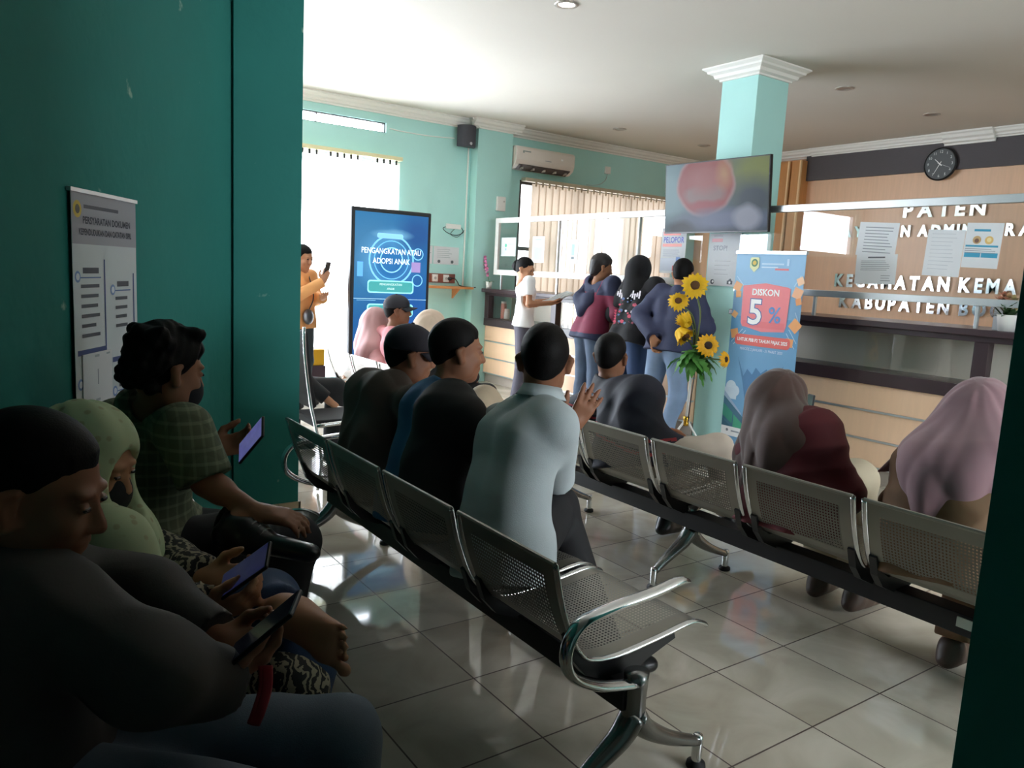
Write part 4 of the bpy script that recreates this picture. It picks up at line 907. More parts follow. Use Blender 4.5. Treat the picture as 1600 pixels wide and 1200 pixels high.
def relax(v, q, it=1, lam=.5):
    for _ in range(it):
        acc = np.zeros_like(v); cnt = np.zeros(len(v))
        for a, b in ((0, 1), (1, 2), (2, 3), (3, 0)):
            np.add.at(acc, q[:, a], v[q[:, b]]); np.add.at(acc, q[:, b], v[q[:, a]]); np.add.at(cnt, q[:, a], 1); np.add.at(cnt, q[:, b], 1)
        v = v*(1-lam)+lam*acc/np.maximum(cnt, 1)[:, None]
    return v
def fobj(name, F, vox, m, parent, it=1, mats2=None):
    v, q = F.mesh(vox); v = relax(v, q, it)
    me = bpy.data.meshes.new(name); me.vertices.add(len(v)); me.vertices.foreach_set('co', v.ravel())
    me.loops.add(q.size); me.polygons.add(len(q)); me.polygons.foreach_set('loop_start', np.arange(len(q))*4)
    me.loops.foreach_set('vertex_index', q.ravel().astype(np.int32)); me.polygons.foreach_set('use_smooth', np.ones(len(q), bool)); me.update(calc_edges=True); me.validate()
    if mats2:      # (material, function(centres) -> bool): a second cloth colour on part of the garment
        pass
    o = link(name, me, m, parent, True)
    if mats2:
        c = v[q].mean(1)
        for i, (mm, fn) in enumerate(mats2):
            me.materials.append(mm); w = fn(c); ids = np.nonzero(w)[0]
            arr = np.zeros(len(q), np.int32); me.polygons.foreach_get('material_index', arr); arr[ids] = i+1; me.polygons.foreach_set('material_index', arr)
    return o
def folds(amp=.004, seed=0, freq=26, d=(0, 0, 1)):
    """creased cloth: warped ridges, sharper on the crest than in the trough"""
    r = np.random.RandomState(seed); A = r.normal(size=(3, 3)); d = nrm(d); A = A/np.linalg.norm(A, axis=1)[:, None]*freq*np.array([[.8], [1.2], [1.9]])
    B = r.normal(size=(3, 3))*freq*.22; C = r.normal(size=(3, 3))*7; ph = r.uniform(0, 6, 9)
    A = A+np.outer((1, -1, .6), d)*freq*.7
    def f(P):
        o = 0
        for i in range(3):
            ridge = 1-np.abs(np.sin(.5*(P@A[i])+1.5*np.sin(P@B[i]+ph[i])+ph[i+3]))*2
            o = o+ridge*(.5+.5*np.sin(P@C[i]+ph[i+6]))/(1+.5*i)
        return -amp*o*.8
    return f
def drape(amp, ctr, n, seed=0, z0=None):
    """folds that run downwards around a vertical axis"""
    ph = np.random.RandomState(seed).uniform(0, 6, 3)
    def f(P):
        a = np.arctan2(P[..., 1]-ctr[1], P[..., 0]-ctr[0]); t = np.clip(((ctr[2] if z0 is None else z0)-P[..., 2])/.3, 0, 1)
        r1 = 1-2*np.abs(np.sin(.5*n*a+ph[0]+3*P[..., 2]+.8*np.sin(9*P[..., 2]+ph[2]))); r2 = 1-2*np.abs(np.sin(.85*n*a+ph[1]-5*P[..., 2]))
        return amp*(.25+.75*t)*(r1+.6*r2)
    return f

skin = mat('skin_tan', 'B27F60', .55, var=.06, scale=20, spec=.35); skin_d = mat('skin_brown', '8E6048', .55, var=.07, scale=20, spec=.35)
hair_m = mat('black_hair', '0E0C0C', .62, var=.3, scale=60, bump=.12, bscale=260, spec=.15)
eye_m = mat('eye', '2A1C16', .15)

def hand(F, wrist, d, palm, side, curl=.35, spread=.10, s=1.0, thumb=.5, k=.006, curls=None):
    """wrist point, finger direction d, palm normal (the way the palm faces), side +1 left / -1 right"""
    d = nrm(d); n = nrm(palm-d*np.dot(palm, d)); l = np.cross(n, d)*side     # l points to the thumb side
    w = np.asarray(wrist, float); kn = w+d*.085*s
    F.cone(w, .024*s, w+d*.03*s, .026*s, .012)
    for u in (-.026, -.009, .009, .026): F.cone(w+d*.02*s+l*u*.7*s, .016*s, kn+l*u*s, .0135*s, .012)
    L_ = (.074, .086, .080, .062); R_ = (.0092, .0095, .0090, .0080); ends = []
    for i, u in enumerate((.028, .0095, -.0095, -.027)):
        c = (curls[i] if curls else curl*(1+.12*i)); b = kn+l*u*s; dd = nrm(d+l*(u/.028)*spread)
        pts = [b]; ang = 0
        for j, (f, g) in enumerate(((.45, .55), (.31, .75), (.24, .55))):
            ang += c*g*1.35; e = dd*math.cos(ang)+n*math.sin(ang); pts.append(pts[-1]+e*L_[i]*f*s)
        r = R_[i]*s; F.chain(pts, [r*1.08, r, r*.92, r*.78], k); ends.append(pts[-1])
    t0 = w+d*.022*s+l*.024*s+n*.006*s; e1 = nrm(d*.62+l*(.85-.5*thumb)+n*.5*thumb); t1 = t0+e1*.042*s; e2 = nrm(d*.85+l*(.35-.5*thumb)+n*.55*thumb); t2 = t1+e2*.032*s; t3 = t2+nrm(e2+n*.25*thumb)*.026*s
    F.chain([t0, t1, t2, t3], [.015*s, .0118*s, .0102*s, .0082*s], k+.004)
    return kn
def head_axes(fwd, up):
    f = nrm(fwd); u = np.asarray(up, float); u = nrm(u-f*np.dot(u, f)); return f, np.cross(u, f), u
def head(F, c, fwd, up, s=1.0, ears=True, nose=1.0):
    f, l, u = head_axes(fwd, up); A = np.stack([f, l, u]); P = lambda x, y, z: np.asarray(c)+(f*x+l*y+u*z)*s
    E = lambda p, r, k=.02: F.ell(P(*p), np.array(r)*s, A, k*s)
    E((-.015, 0, .033), (.096, .076, .086)); E((.025, 0, -.04), (.066, .058, .078), .03); E((.055, 0, -.098), (.028, .028, .022), .03)
    E((-.02, 0, -.03), (.075, .060, .055), .03)
    for q in (1, -1): E((.062, q*.036, -.028), (.026, .024, .022), .02); E((.02, q*.052, -.07), (.035, .014, .028), .03); E((.078, q*.026, .026), (.014, .022, .009), .014)
    F.cone(P(.082, 0, .012), .009*s, P(.104*1, 0, -.030), .0125*s*nose, .012*s)
    for q in (1, -1): E((.094, q*.012, -.034), (.010, .008, .007), .008)
    for q in (1, -1): F.sub(P(.101, q*.032, .006), np.array((.014, .019, .011))*s, A, .014*s)
    for q in (1, -1): E((.083, q*.032, .005), (.011, .014, .0085), .004)
    E((.084, 0, -.060), (.012, .024, .007), .008); E((.081, 0, -.072), (.012, .020, .0075), .008)
    F.sub(P(.098, 0, -.0655), np.array((.006, .024, .0018))*s, A, .003*s)
    if ears:
        for q in (1, -1):
            F.cone(P(.008, q*.070, -.028), .009*s, P(-.002, q*.082, -.034), .010*s, .008*s); F.cone(P(-.002, q*.082, -.034), .010*s, P(-.018, q*.090, .006), .012*s, .006*s); F.cone(P(-.018, q*.090, .006), .012*s, P(.002, q*.080, .020), .009*s, .006*s); E((-.006, q*.078, -.006), (.016, .006, .024), .006)
def eyes(c, fwd, up, parent, s=1.0):
    f, l, u = head_axes(fwd, up)
    for q in (1, -1):
        F = Field(); F.ell(np.asarray(c)+(f*.086+l*q*.032+u*.005)*s, np.array((.0085, .0115, .0055))*s, np.stack([f, l, u])); fobj('eye', F, .0025, eye_m, parent, 0)
def hair(c, fwd, up, parent, vox, s=1.0, style='short', seed=0, m=None, vol=0.0):
    f, l, u = head_axes(fwd, up); A = np.stack([f, l, u]); P = lambda x, y, z: np.asarray(c)+(f*x+l*y+u*z)*s; F = Field()
    g = .009+vol
    F.ell(P(-.018, 0, .036), np.array((.098+g, .074+g, .088+g))*s, A)
    F.ell(P(-.040, 0, -.018), np.array((.062+g*.8, .056+g*.5, .058))*s, A, .02*s)
    if style == 'wavy':
        r = random.Random(seed)
        for k in range(30): a = r.uniform(1.5, 4.8); F.ell(P(-.02+.098*math.cos(a), .082*math.sin(a), r.uniform(-.075, .10)), np.array((.024, .022, .022))*s, A, .012)
        for k in range(12): F.ell(P(r.uniform(-.06, .055), r.uniform(-.06, .06), .112+r.uniform(-.012, .010)), np.array((.026, .022, .018))*s, A, .012)
    if style == 'top':
        F.ell(P(.03, 0, .105), np.array((.055, .055, .028))*s, A, .02)
    if style == 'long': F.ell(P(-.04, 0, -.05), np.array((.075, .07, .075))*s, A, .03)
    lowz = -.07 if style in ('wavy', 'bun', 'long') else -.055
    p1 = P(.092, 0, .064 if style != 'wavy' else .052); p2 = P(-.075, 0, lowz-(.075 if style in ('wavy', 'long', 'bun') else .042)); n = np.cross(nrm(p1-p2), l); n = n if np.dot(n, u) < 0 else -n
    pc = p2+(p1-p2)*.5; fine = folds(.0009 if style != 'wavy' else .004, seed, 120, f); edge = folds(.009, seed+9, 70, f); lift = g+.008
    temple = P(.050, 0, .02)
    def grow(G):      # thins out towards the hairline so that no hard rim is left
        d = -(G-pc)@n+edge(G); d = np.where((np.abs((G-P(0, 0, 0))@l) > .05*s) & ((G-temple)@f > 0), d-.02*s, d)
        return fine(G)+lift*(1-np.clip(d/(.035*s), 0, 1))
    F.noise = grow; F.cut(pc+n*.004, n)
    o = fobj('hair', F, vox, m or hair_m, parent, 1)
    if style == 'bun':
        F = Field(); F.ell(P(-.118, 0, .012), np.array((.048, .050, .060))*s, A, .008); F.cone(P(-.12, 0, .06), .012, P(-.175, .03, .045), .003, .005); F.cone(P(-.11, .01, -.02), .02, P(-.13, .03, -.05), .01, .02); F.noise = folds(.003, 3, 90, f)
        fobj('hair_bun', F, vox, m or hair_m, parent, 1)
    return o
def foot(F, heel, toe, sole, side, s=1.0):
    """bare foot: heel and toe-tip points, the way the sole faces"""
    heel, toe = np.asarray(heel, float), np.asarray(toe, float); d = nrm(toe-heel); n = nrm(sole-d*np.dot(sole, d)); l = np.cross(n, d)*side; L_ = np.linalg.norm(toe-heel)
    ball = heel+d*L_*.70
    F.ell(heel+d*.012-n*.012, np.array((.036, .030, .030))*s, np.stack([d, l, n]), .02)
    F.cone(heel-n*.008, .028*s, ball+l*.016*s, .021*s, .03).cone(heel-n*.012-l*.008, .026*s, ball-l*.024*s, .018*s, .03).cone(heel-n*.04+d*.03, .034*s, ball-n*.012, .024*s, .03)
    F.ell(ball+l*.020*s+n*.006, np.array((.026, .022, .016))*s, np.stack([d, l, n]), .015)
    for i, u in enumerate((.031, .011, -.006, -.021, -.035)):
        e = heel+d*L_*(1.02-.035*i)+l*u*1.15*s; r = (.0130, .0085, .0080, .0075, .0072)[i]*s; F.cone(ball+l*u*.95*s+d*.008, r, e-d*.016, r*.72, .003); F.ell(e-d*.008+n*.004, np.array((r*1.2, r*1.02, r)), np.stack([d, l, n]), .002)
def cap(c, fwd, up, parent, vox, m, s=1.0, logo=None):
    f, l, u = head_axes(fwd, up); A = np.stack([f, l, u]); P = lambda x, y, z: np.asarray(c)+(f*x+l*y+u*z)*s; F = Field()
    F.ell(P(-.012, 0, .048), np.array((.112, .092, .092))*s, A); F.cut(P(0, 0, .028), -u+f*.05)
    root = fobj('cap', F, vox, m, parent, 1)
    bm = bmn(); rows = []
    for i in range(7):
        t = i/6; row = []
        for k in range(13):
            a = (k/12-.5)*2.3; x = .095*math.cos(a)*1.05+t*.075*math.cos(a*.85)-.01; y = .088*math.sin(a); z = .036-.010*t-.30*y*y/.09*(.5+t)
            row.append(bm.verts.new(P(x, y, z)))
        rows.append(row)
    for a_, b_ in zip(rows, rows[1:]):
        for k in range(12): bm.faces.new((a_[k], a_[k+1], b_[k+1], b_[k]))
    br = obj('brim', bm, m, root, smooth=True); br.modifiers.new('s', 'SOLIDIFY').thickness = .004
    br.parent = root; br.matrix_parent_inverse = root.matrix_world.inverted() if False else Matrix.Identity(4)
    bm = bmn(); lathe(bm, [(0, .008), (.006, .006), (.009, 0)], P(-.012, 0, .139), 10, axis=u); b2 = obj('button', bm, m, root, smooth=True)
    return root

class Pose:
    """joint positions in world space from a local frame (x forward, y left, z up)"""
    def __init__(s, base, yaw, J):
        a = math.radians(yaw); s.f = V(math.cos(a), math.sin(a), 0); s.l = V(-math.sin(a), math.cos(a), 0); s.u = V(0, 0, 1); s.base = V(*base)
        s.J = {k: s.w(v) for k, v in J.items()}
    def w(s, v): return s.base+s.f*v[0]+s.l*v[1]+s.u*v[2]
    def d(s, v): return s.f*v[0]+s.l*v[1]+s.u*v[2]
    def __getitem__(s, k): return s.J[k]
def sit(lean=0.0, seat=.43, H=1.0, **over):
    """default seated joints; lean = forward offset of the shoulders"""
    t = .50*H; z = seat+.09; up = math.sqrt(max(.05, t*t-lean*lean))
    J = dict(pelvis=(0, 0, z), waist=(lean*.30, 0, z+up*.38), chest=(lean*.72, 0, z+up*.74), neck=(lean, 0, z+up), head=(lean+.03, 0, z+up+.155),
             shl=(lean*.95, .17*H, z+up*.92), shr=(lean*.95, -.17*H, z+up*.92),
             hpl=(0, .085, z), hpr=(0, -.085, z), knl=(.42*H, .12, seat+.06), knr=(.42*H, -.12, seat+.06), anl=(.42*H, .12, .09), anr=(.42*H, -.12, .09))
    J['ell'] = (lean*.95+.10, .25, z+up*.92-.26); J['elr'] = (lean*.95+.10, -.25, z+up*.92-.26); J['wrl'] = (lean*.5+.27, .12, seat+.19); J['wrr'] = (lean*.5+.27, -.12, seat+.19)
    J['tol'] = (.58, .13, .03); J['tor'] = (.58, -.13, .03); J.update(over); return J
def stand(H=1.65, lean=0.0, **over):
    k = H/1.70; J = dict(pelvis=(0, 0, .92*k), waist=(lean*.35, 0, 1.07*k), chest=(lean*.75, 0, 1.27*k), neck=(lean, 0, 1.44*k), head=(lean+.025, 0, 1.585*k), shl=(lean*.9, .175*k, 1.39*k), shr=(lean*.9, -.175*k, 1.39*k),
        hpl=(0, .085, .90*k), hpr=(0, -.085, .90*k), knl=(.02, .10, .49*k), knr=(.02, -.10, .49*k), anl=(-.02, .11, .09), anr=(-.02, -.11, .09), tol=(.13, .13, .03), tor=(.13, -.13, .03))
    J['ell'] = (lean*.9-.03, .25*k, 1.11*k); J['elr'] = (lean*.9-.03, -.25*k, 1.11*k); J['wrl'] = (lean*.9+.12, .22*k, .90*k); J['wrr'] = (lean*.9+.12, -.22*k, .90*k); J.update(over); return J

def torso(F, p, g=0.0, w=1.0, k=.045):
    lp = nrm(p['hpl']-p['hpr']); ls = nrm(p['shl']-p['shr']); lw = nrm(lp+ls); dn = nrm(p['neck']-p['chest']); top = p['chest']*.5+p['neck']*.5-dn*.02
    for q in (1, -1):
        a, b, c, d = p['pelvis']+lp*q*.075*w, p['waist']+lw*q*.062*w, p['chest']+ls*q*.078*w, top+ls*q*.085*w
        F.cone(a, .098*w+g, b, .084*w+g, k).cone(b, .084*w+g, c, .086*w+g, k).cone(c, .086*w+g, d, .056*w+g, k)
    nb = p['neck']-dn*.035
    for sh in (p['shl'], p['shr']): F.cone(nb, .042+g*.7, sh*.9+nb*.1, .042+g, .035)
def person(label, p, o, group=None):
    """o: vox, skin, top (material, sleeve 'short'|'long', offset), legs, hair, hands ..."""
    vox = o.get('vox', .009); t = thing('person', label, 'person', tuple(p.base), 0, group); sk = o.get('skin', skin); w = o.get('w', 1.0); sd = o.get('seed', 1)
    hf = nrm(p.d(o.get('face', (1, 0, 0)))); hu = nrm(p.d(o.get('hup', (0, 0, 1)))); hs = o.get('hs', 1.0)
    F = Field(); torso(F, p, -.012, w)
    base_n = p['head']+(-hu*.075-hf*.02)*hs
    F.cone(p['neck']-nrm(p['neck']-p['chest'])*.02, .056, base_n, .050, .03); head(F, p['head'], hf, hu, hs, o.get('ears', True))
    hd = o.get('hands', {})
    for sd_, q in (('l', 1), ('r', -1)):
        F.chain([p['sh'+sd_], p['el'+sd_], p['wr'+sd_]], [.043*w, .036*w, .026], .02)
        mid = p['el'+sd_]*.7+p['wr'+sd_]*.3; F.cone(p['el'+sd_], .036*w, mid, .038*w, .02)
        h = hd.get(sd_, {}); fd = p['wr'+sd_]-p['el'+sd_]
        if h is not None: hand(F, p['wr'+sd_], p.d(h['d']) if 'd' in h else fd, p.d(h.get('palm', (0, -q, -.3))), q, h.get('curl', .5), h.get('spread', .1), h.get('s', .97), h.get('thumb', .5), curls=h.get('curls'))
        F.chain([p['hp'+sd_], p['kn'+sd_], p['an'+sd_]], [.082*w, .055, .036], .03)
        bare = o.get('bare_'+sd_)
        if bare: bare(F)
        else: F.cone(p['an'+sd_], .034, p['an'+sd_]*.55+p['to'+sd_]*.45-V(0, 0, .012), .020, .02)
    body = fobj('body', F, vox, sk, t, 1)
    if o.get('eyes', True): eyes(p['head'], hf, hu, t, hs)
    # trousers
    if o.get('legs'):
        F = Field(); g = o.get('leg_g', .016)
        lp = nrm(p['hpl']-p['hpr'])
        for q in (1, -1): F.cone(p['pelvis']+lp*q*.07*w, .094*w+g*.4, p['waist']*.6+p['pelvis']*.4+lp*q*.06*w, .080*w+g*.3, .04)
        for sd_ in 'lr':
            kn, an = p['kn'+sd_], p['an'+sd_]; F.chain([p['hp'+sd_], kn], [.088*w+g, .060+g], .04); e = an+nrm(kn-an)*o.get('cuff', .03); F.chain([kn, e], [.058+g, o.get('hem', .046)+g], .03)
            F.cut(an+nrm(kn-an)*o.get('cuff', .03), nrm(an-kn), (an, .13))
        F.noise = folds(o.get('leg_fold', .004), sd+5, 22, (0, 0, 1)); fobj('trousers', F, max(vox, .008), o['legs'], t, 1)
    # shirt / jacket
    if o.get('top'):
        F = Field(); g = o.get('top_g', .018); torso(F, p, g, w)
        hem = o.get('hem_drop', .0); dn = nrm(p['pelvis']-p['waist'])
        if hem > 0:
            lp = nrm(p['hpl']-p['hpr'])
            for q in (1, -1): F.cone(p['pelvis']+lp*q*.075*w, .102*w+g, p['pelvis']+lp*q*.08*w+dn*hem, .106*w+g*1.2, .05)
        F.cut(p['pelvis']+dn*(hem+.0), dn, (p['pelvis']+dn*(hem+.2), o.get('hem_r', .40)))
        for sd_ in 'lr':
            sh, el, wr = p['sh'+sd_], p['el'+sd_], p['wr'+sd_]
            if o['sleeve'] == 'short':
                e = sh+(el-sh)*o.get('sleeve_f', .78); F.chain([sh, e+(el-sh)*.15], [.056*w+g, .050*w+g], .04); F.cut(e, nrm(el-sh), (e+nrm(el-sh)*.05, .11))
            else:
                e = wr+nrm(el-wr)*o.get('cuffw', .0); F.chain([sh, el, e+nrm(wr-el)*.03], [.054*w+g, .046*w+g, .033+g*.8], .04); F.cut(e, nrm(wr-el), (wr+nrm(wr-el)*.03, .062))
        nk = p['neck']; nd = nrm(base_n-nk)
        if o.get('collar'): F.cone(nk-nd*.02, .066, nk+nd*o['collar'], .062, .01); F.cut(nk+nd*o['collar'], nd, (nk+nd*(o['collar']+.03), .085))
        else: F.cut(nk+nd*.012, nd, (nk+nd*.05, .085))
        F.noise = folds(o.get('fold', .004), sd, o.get('ffreq', 20), p['chest']-p['pelvis'])
        o['top_obj'] = fobj(o.get('top_name', 'shirt'), F, max(vox, .008), o['top'], t, 1, o.get('top2'))
        if o.get('collar') and o.get('collar_fold'):
            bm = bmn(); ax = nd; a0, a1 = frame_axes(Vector(ax)); prof = [(.060, o['collar']+.002), (.066, o['collar']+.006), (.080, o['collar']-.022), (.088, o['collar']-.034)]
            lathe(bm, prof, Vector(nk), 28, axis=Vector(ax)); c_ = obj('collar', bm, o['collar_fold'], t, smooth=True, world=True); c_.modifiers.new('s', 'SOLIDIFY').thickness = .003
    if o.get('hair'): hair(p['head'], hf, hu, t, min(vox, .008), hs, o['hair'], sd, o.get('hair_m'), o.get('vol', 0))
    if o.get('cap'): cap(p['head'], hf, hu, t, min(vox, .007), o['cap'], hs)
    if o.get('shoes'):
        for sd_ in 'lr':
            if o.get('bare_'+sd_): continue
            a, b = p['an'+sd_], p['to'+sd_]; F = Field(); d = nrm(b-a*1.0); fl = b-a; flz = nrm(V(fl[0], fl[1], fl[2])); up = o.get('shoe_up_'+sd_, V(0, 0, 1)); sidev = nrm(np.cross(up, fl))
            A = np.stack([nrm(np.cross(sidev, up)), sidev, up]); heel = a-up*.045*1-A[0]*.03
            F.cone(heel, .036, b+up*.004, .033, .03, (up, .9)); F.cone(a-up*.01, .043, a+(b-a)*.5, .036, .03); F.cone(a+up*.005, .043, a-up*.02, .044, .02); F.cut(np.minimum(heel, b)*0+b-up*.031, -up, (b, .6)) if abs(up[2]) > .9 else None
            fobj('shoe', F, .008, o['shoes'], t, 1)
    return t, body, hf, hu
def veil(p, o, t, m, hf, hu, drop=.36, spread=1.0, back=.0, front=.0, vox=.009, seed=3, chest=None, hs=1.0, open_=True, amp=.007, name='veil', rim=None):
    """head scarf that covers head, neck and shoulders and leaves the face free"""
    c = p['head']; f, l, u = head_axes(hf, hu); A = np.stack([f, l, u]); P = lambda x, y, z: c+(f*x+l*y+u*z)*hs; F = Field()
    F.ell(P(-.020, 0, .035), np.array((.116, .094, .106))*hs, A); F.ell(P(-.01, 0, -.05), np.array((.098, .086, .09))*hs, A, .05)
    nk = p['neck']; F.cone(P(-.02, 0, -.05), .088, nk+V(0, 0, -.03), .10, .06)
    ls = nrm(p['shl']-p['shr']); ch = p['chest']
    for q in (1, -1):
        F.cone(nk+V(0, 0, -.01), .08, p['shl' if q > 0 else 'shr']+V(0, 0, -.02), .070*spread, .05); s0 = p['shl' if q > 0 else 'shr']
        F.cone(s0*.75+nk*.25+V(0, 0, -.02), .085*spread, s0*.8+nk*.2+V(0, 0, -drop), .10*spread, .06)
    bk = -p.f
    for q, sh in ((1, p['shl']), (-1, p['shr'])):
        F.cone(P(-.03, q*.035, .0), .075, sh*.85+nk*.15+V(0, 0, -.03), .085*spread, .05); F.cone(P(-.06, q*.02, -.01), .070, ch*.5+nk*.5+ls*q*.10+bk*(.05+back), .09*spread, .05)
    F.cone(nk+bk*.01, .10, ch+bk*(.05+back)+V(0, 0, -.02), .11*spread, .08); F.cone(ch+bk*(.05+back)+V(0, 0, -.02), .11*spread, nk+bk*(.07+back)+V(0, 0, -drop), .118*spread, .08)
    F.cone(nk+p.f*.02+V(0, 0, -.03), .09, ch+p.f*(.07+front)+V(0, 0, -.05), .12*spread, .08)
    F.cone(P(-.08, 0, .0), .05, nk+bk*.06, .09, .06)
    F.noise = drape(amp, nk, 7, seed, c[2]-.02)
    if open_: F.sub(P(.105, 0, -.018), np.array((.075, .060, .088))*hs, A, .012)
    F.cut(nk+V(0, 0, -drop), V(0, 0, -1))
    return fobj(name, F, vox, m, t, 2)
def phone(label, c, d_long, d_face, w=.075, h=.155, lit='6A78D8', emit=.6, items=None, cat='phone'):
    """c centre, d_long up axis of the phone, d_face the way the screen looks"""
    u = nrm(d_long); n = nrm(np.asarray(d_face)-u*np.dot(d_face, u)); r = np.cross(u, n); t = thing('smartphone', label, cat, tuple(c))
    M = facing(Vector(c), Vector(r), Vector(u)); bm = bmn(); box(bm, -w/2, w/2, -h/2, h/2, -.0045, .0045); bm.transform(M); obj('case', bm, plastic_k, t, world=True, bevel=.004)
    bm = bmn(); vs = [bm.verts.new(M @ Vector(q)) for q in ((-w/2+.004, -h/2+.005, .0048), (w/2-.004, -h/2+.005, .0048), (w/2-.004, h/2-.005, .0048), (-w/2+.004, h/2-.005, .0048))]; bm.faces.new(vs)
    obj('screen', bm, mat('phone_screen_'+lit, lit, .12, emit=emit, var=.25, scale=30), t, world=True)
    bm = bmn(); box(bm, -w/2+.008, -w/2+.030, h/2-.04, h/2-.010, -.0065, -.0045); bm.transform(M); obj('camera_bump', bm, plastic_k, t, world=True)
    return t
# ================================================================ PEOPLE IN THE ROOM
_cam = V(0, 0, CAM_H); _R, _U, _F = (np.array(v) for v in (R_, U_, F_))
def _ray(px, py): return _F + _R*(px-800)/1199.6 - _U*(py-600)/1199.6
def ax_(px, py, X): d = _ray(px, py); return _cam + d*(X/d[0])                    # point at world X
_Fh = nrm(V(_F[0], _F[1], 0))
def ad(px, py, depth): d = _ray(px, py); return _cam + d*(depth/(d@_Fh))          # point at a distance in front
def az(deg, z=0): a = math.radians(deg); return V(math.cos(a), math.sin(a), z)
def put(p, **k):
    for n, v in k.items(): p.J[n] = np.asarray(v, float)
    return p
grey_jacket = mat('dark_grey_jacket', '403C3A', .8, var=.12, scale=30, bump=.05, bscale=220)
jean_blue = mat('blue_denim', '4E6484', .8, var=.22, scale=9, bump=.2, bscale=400); jean_pale = mat('washed_denim', '7F95B4', .8, var=.25, scale=7, bump=.2, bscale=400); jean_grey = mat('grey_blue_denim', '5B6A82', .8, var=.22, scale=9, bump=.2, bscale=400); jean_dark = mat('dark_denim', '2E4468', .8, var=.2, scale=9, bump=.2, bscale=400)
black_cloth = mat('black_cloth', '17171A', .8, var=.15, scale=25); beige_cloth = mat('beige_trouser_cloth', 'B5A48C', .8, var=.06, scale=20, bump=.1, bscale=300)
shoe_k = mat('black_leather', '141416', .3, var=.1); shoe_b = mat('brown_shoe', '4A3A32', .5, var=.1)

# ---------- 1  polo man
p = Pose((1.43, 1.97, 0), 0, sit(.16)); B = p.base
put(p, pelvis=(1.40, 1.98, .52), waist=(1.43, 2.02, .68), chest=(1.50, 2.06, .86), neck=ax_(846, 615, 1.58), head=ax_(851, 563, 1.60), shl=ax_(783, 662, 1.58), shr=ax_(868, 668, 1.53),
    elr=ax_(868, 752, 1.74), wrr=ax_(893, 668, 1.80), ell=(1.66, 2.36, .68), wrl=(1.64, 2.22, .60), hpl=(1.40, 2.06, .52), hpr=(1.40, 1.89, .52), knl=(1.78, 2.20, .50), knr=ax_(872, 792, 1.76), anl=(1.80, 2.14, .09), anr=(1.78, 1.84, .09), tol=(1.98, 2.16, .03), tor=(1.96, 1.82, .03))
polo = mat('pale_grey_polo', 'BCC6CA', .85, var=.05, scale=18, bump=.1, bscale=300)
person('person in a pale grey polo shirt, sitting, raising an open hand beside his head', p, dict(vox=.0065, skin=skin_d, top=polo, top_g=.022, sleeve='short', sleeve_f=.92, hem_drop=.11, collar=.022, collar_fold=polo, fold=.006, ffreq=26, legs=black_cloth, hair='short', seed=2, face=az(50, -.02), shoes=shoe_k,
    hands=dict(r=dict(d=_R*.45+V(0, 0, .8), palm=_F*.9+_R*-.1, curl=.10, spread=.20, thumb=.05, s=1.05), l=dict(palm=(0, 0, -1), curl=.4))))
# ---------- 2  man in blue and black
p = Pose((1.42, 2.50, 0), 0, sit(.13))
put(p, pelvis=(1.38, 2.50, .52), waist=(1.41, 2.52, .68), chest=(1.46, 2.54, .87), neck=ax_(694, 600, 1.52), head=ax_(716, 549, 1.57), shl=ax_(648, 648, 1.52), shr=ax_(728, 655, 1.47), elr=(1.66, 2.24, .62), wrr=(1.90, 2.42, .62), ell=(1.62, 2.78, .62), wrl=(1.88, 2.60, .60), hpl=(1.40, 2.58, .52), hpr=(1.40, 2.41, .52), knl=(1.82, 2.56, .52), knr=ax_(757, 628, 1.93), anl=(1.80, 2.58, .09), anr=(2.05, 2.78, .62), tol=(1.99, 2.58, .03), tor=(2.17, 2.85, .54))
bluec = mat('blue_shirt_panel', '2F5F88', .85, var=.08, scale=20)
person('person in a raglan shirt, half blue and half black, turned to the right', p, dict(vox=.0065, skin=skin_d, top=black_cloth, top_g=.026, w=1.06, sleeve='short', sleeve_f=.95, hem_drop=.08, fold=.006, ffreq=26, legs=beige_cloth, hair='short', seed=4, face=az(-20, -.05), shoes=shoe_k, leg_fold=.003,
    top2=[(bluec, lambda c: c[:, 1] > 2.535 + (c[:, 2]-.9)*.10)], hands=dict(l=dict(palm=(0, 0, -1)), r=dict(palm=(0, 0, -1)))))
# ---------- 3  cap man
p = Pose((1.42, 3.00, 0), 0, sit(.12))
put(p, pelvis=(1.38, 3.00, .52), waist=(1.40, 3.01, .68), chest=(1.44, 3.02, .86), neck=ax_(610, 606, 1.50), head=ax_(642, 556, 1.56), shl=ax_(573, 622, 1.46), shr=ax_(648, 632, 1.47), elr=(1.62, 2.78, .64), wrr=(1.86, 2.90, .58), ell=ax_(556, 668, 1.55), wrl=(1.82, 3.12, .58), hpl=(1.40, 3.09, .52), hpr=(1.40, 2.92, .52), knl=(1.82, 3.14, .50), knr=(1.82, 2.92, .50), anl=(1.80, 3.14, .09), anr=(1.80, 2.92, .09), tol=(1.98, 3.15, .03), tor=(1.98, 2.92, .03))
capd = mat('dark_navy_cap', '1D1B26', .8, var=.1, scale=60)
person('person in a dark cap and taupe T-shirt on the near bench', p, dict(vox=.007, skin=skin_d, top=mat('taupe_tshirt', '5A4E48', .85, var=.08, scale=18), top_g=.026, sleeve='short', sleeve_f=.98, hem_drop=.08, fold=.007, ffreq=26, legs=black_cloth, cap=capd, hair='short', seed=6, face=az(-20, -.12), shoes=shoe_k))
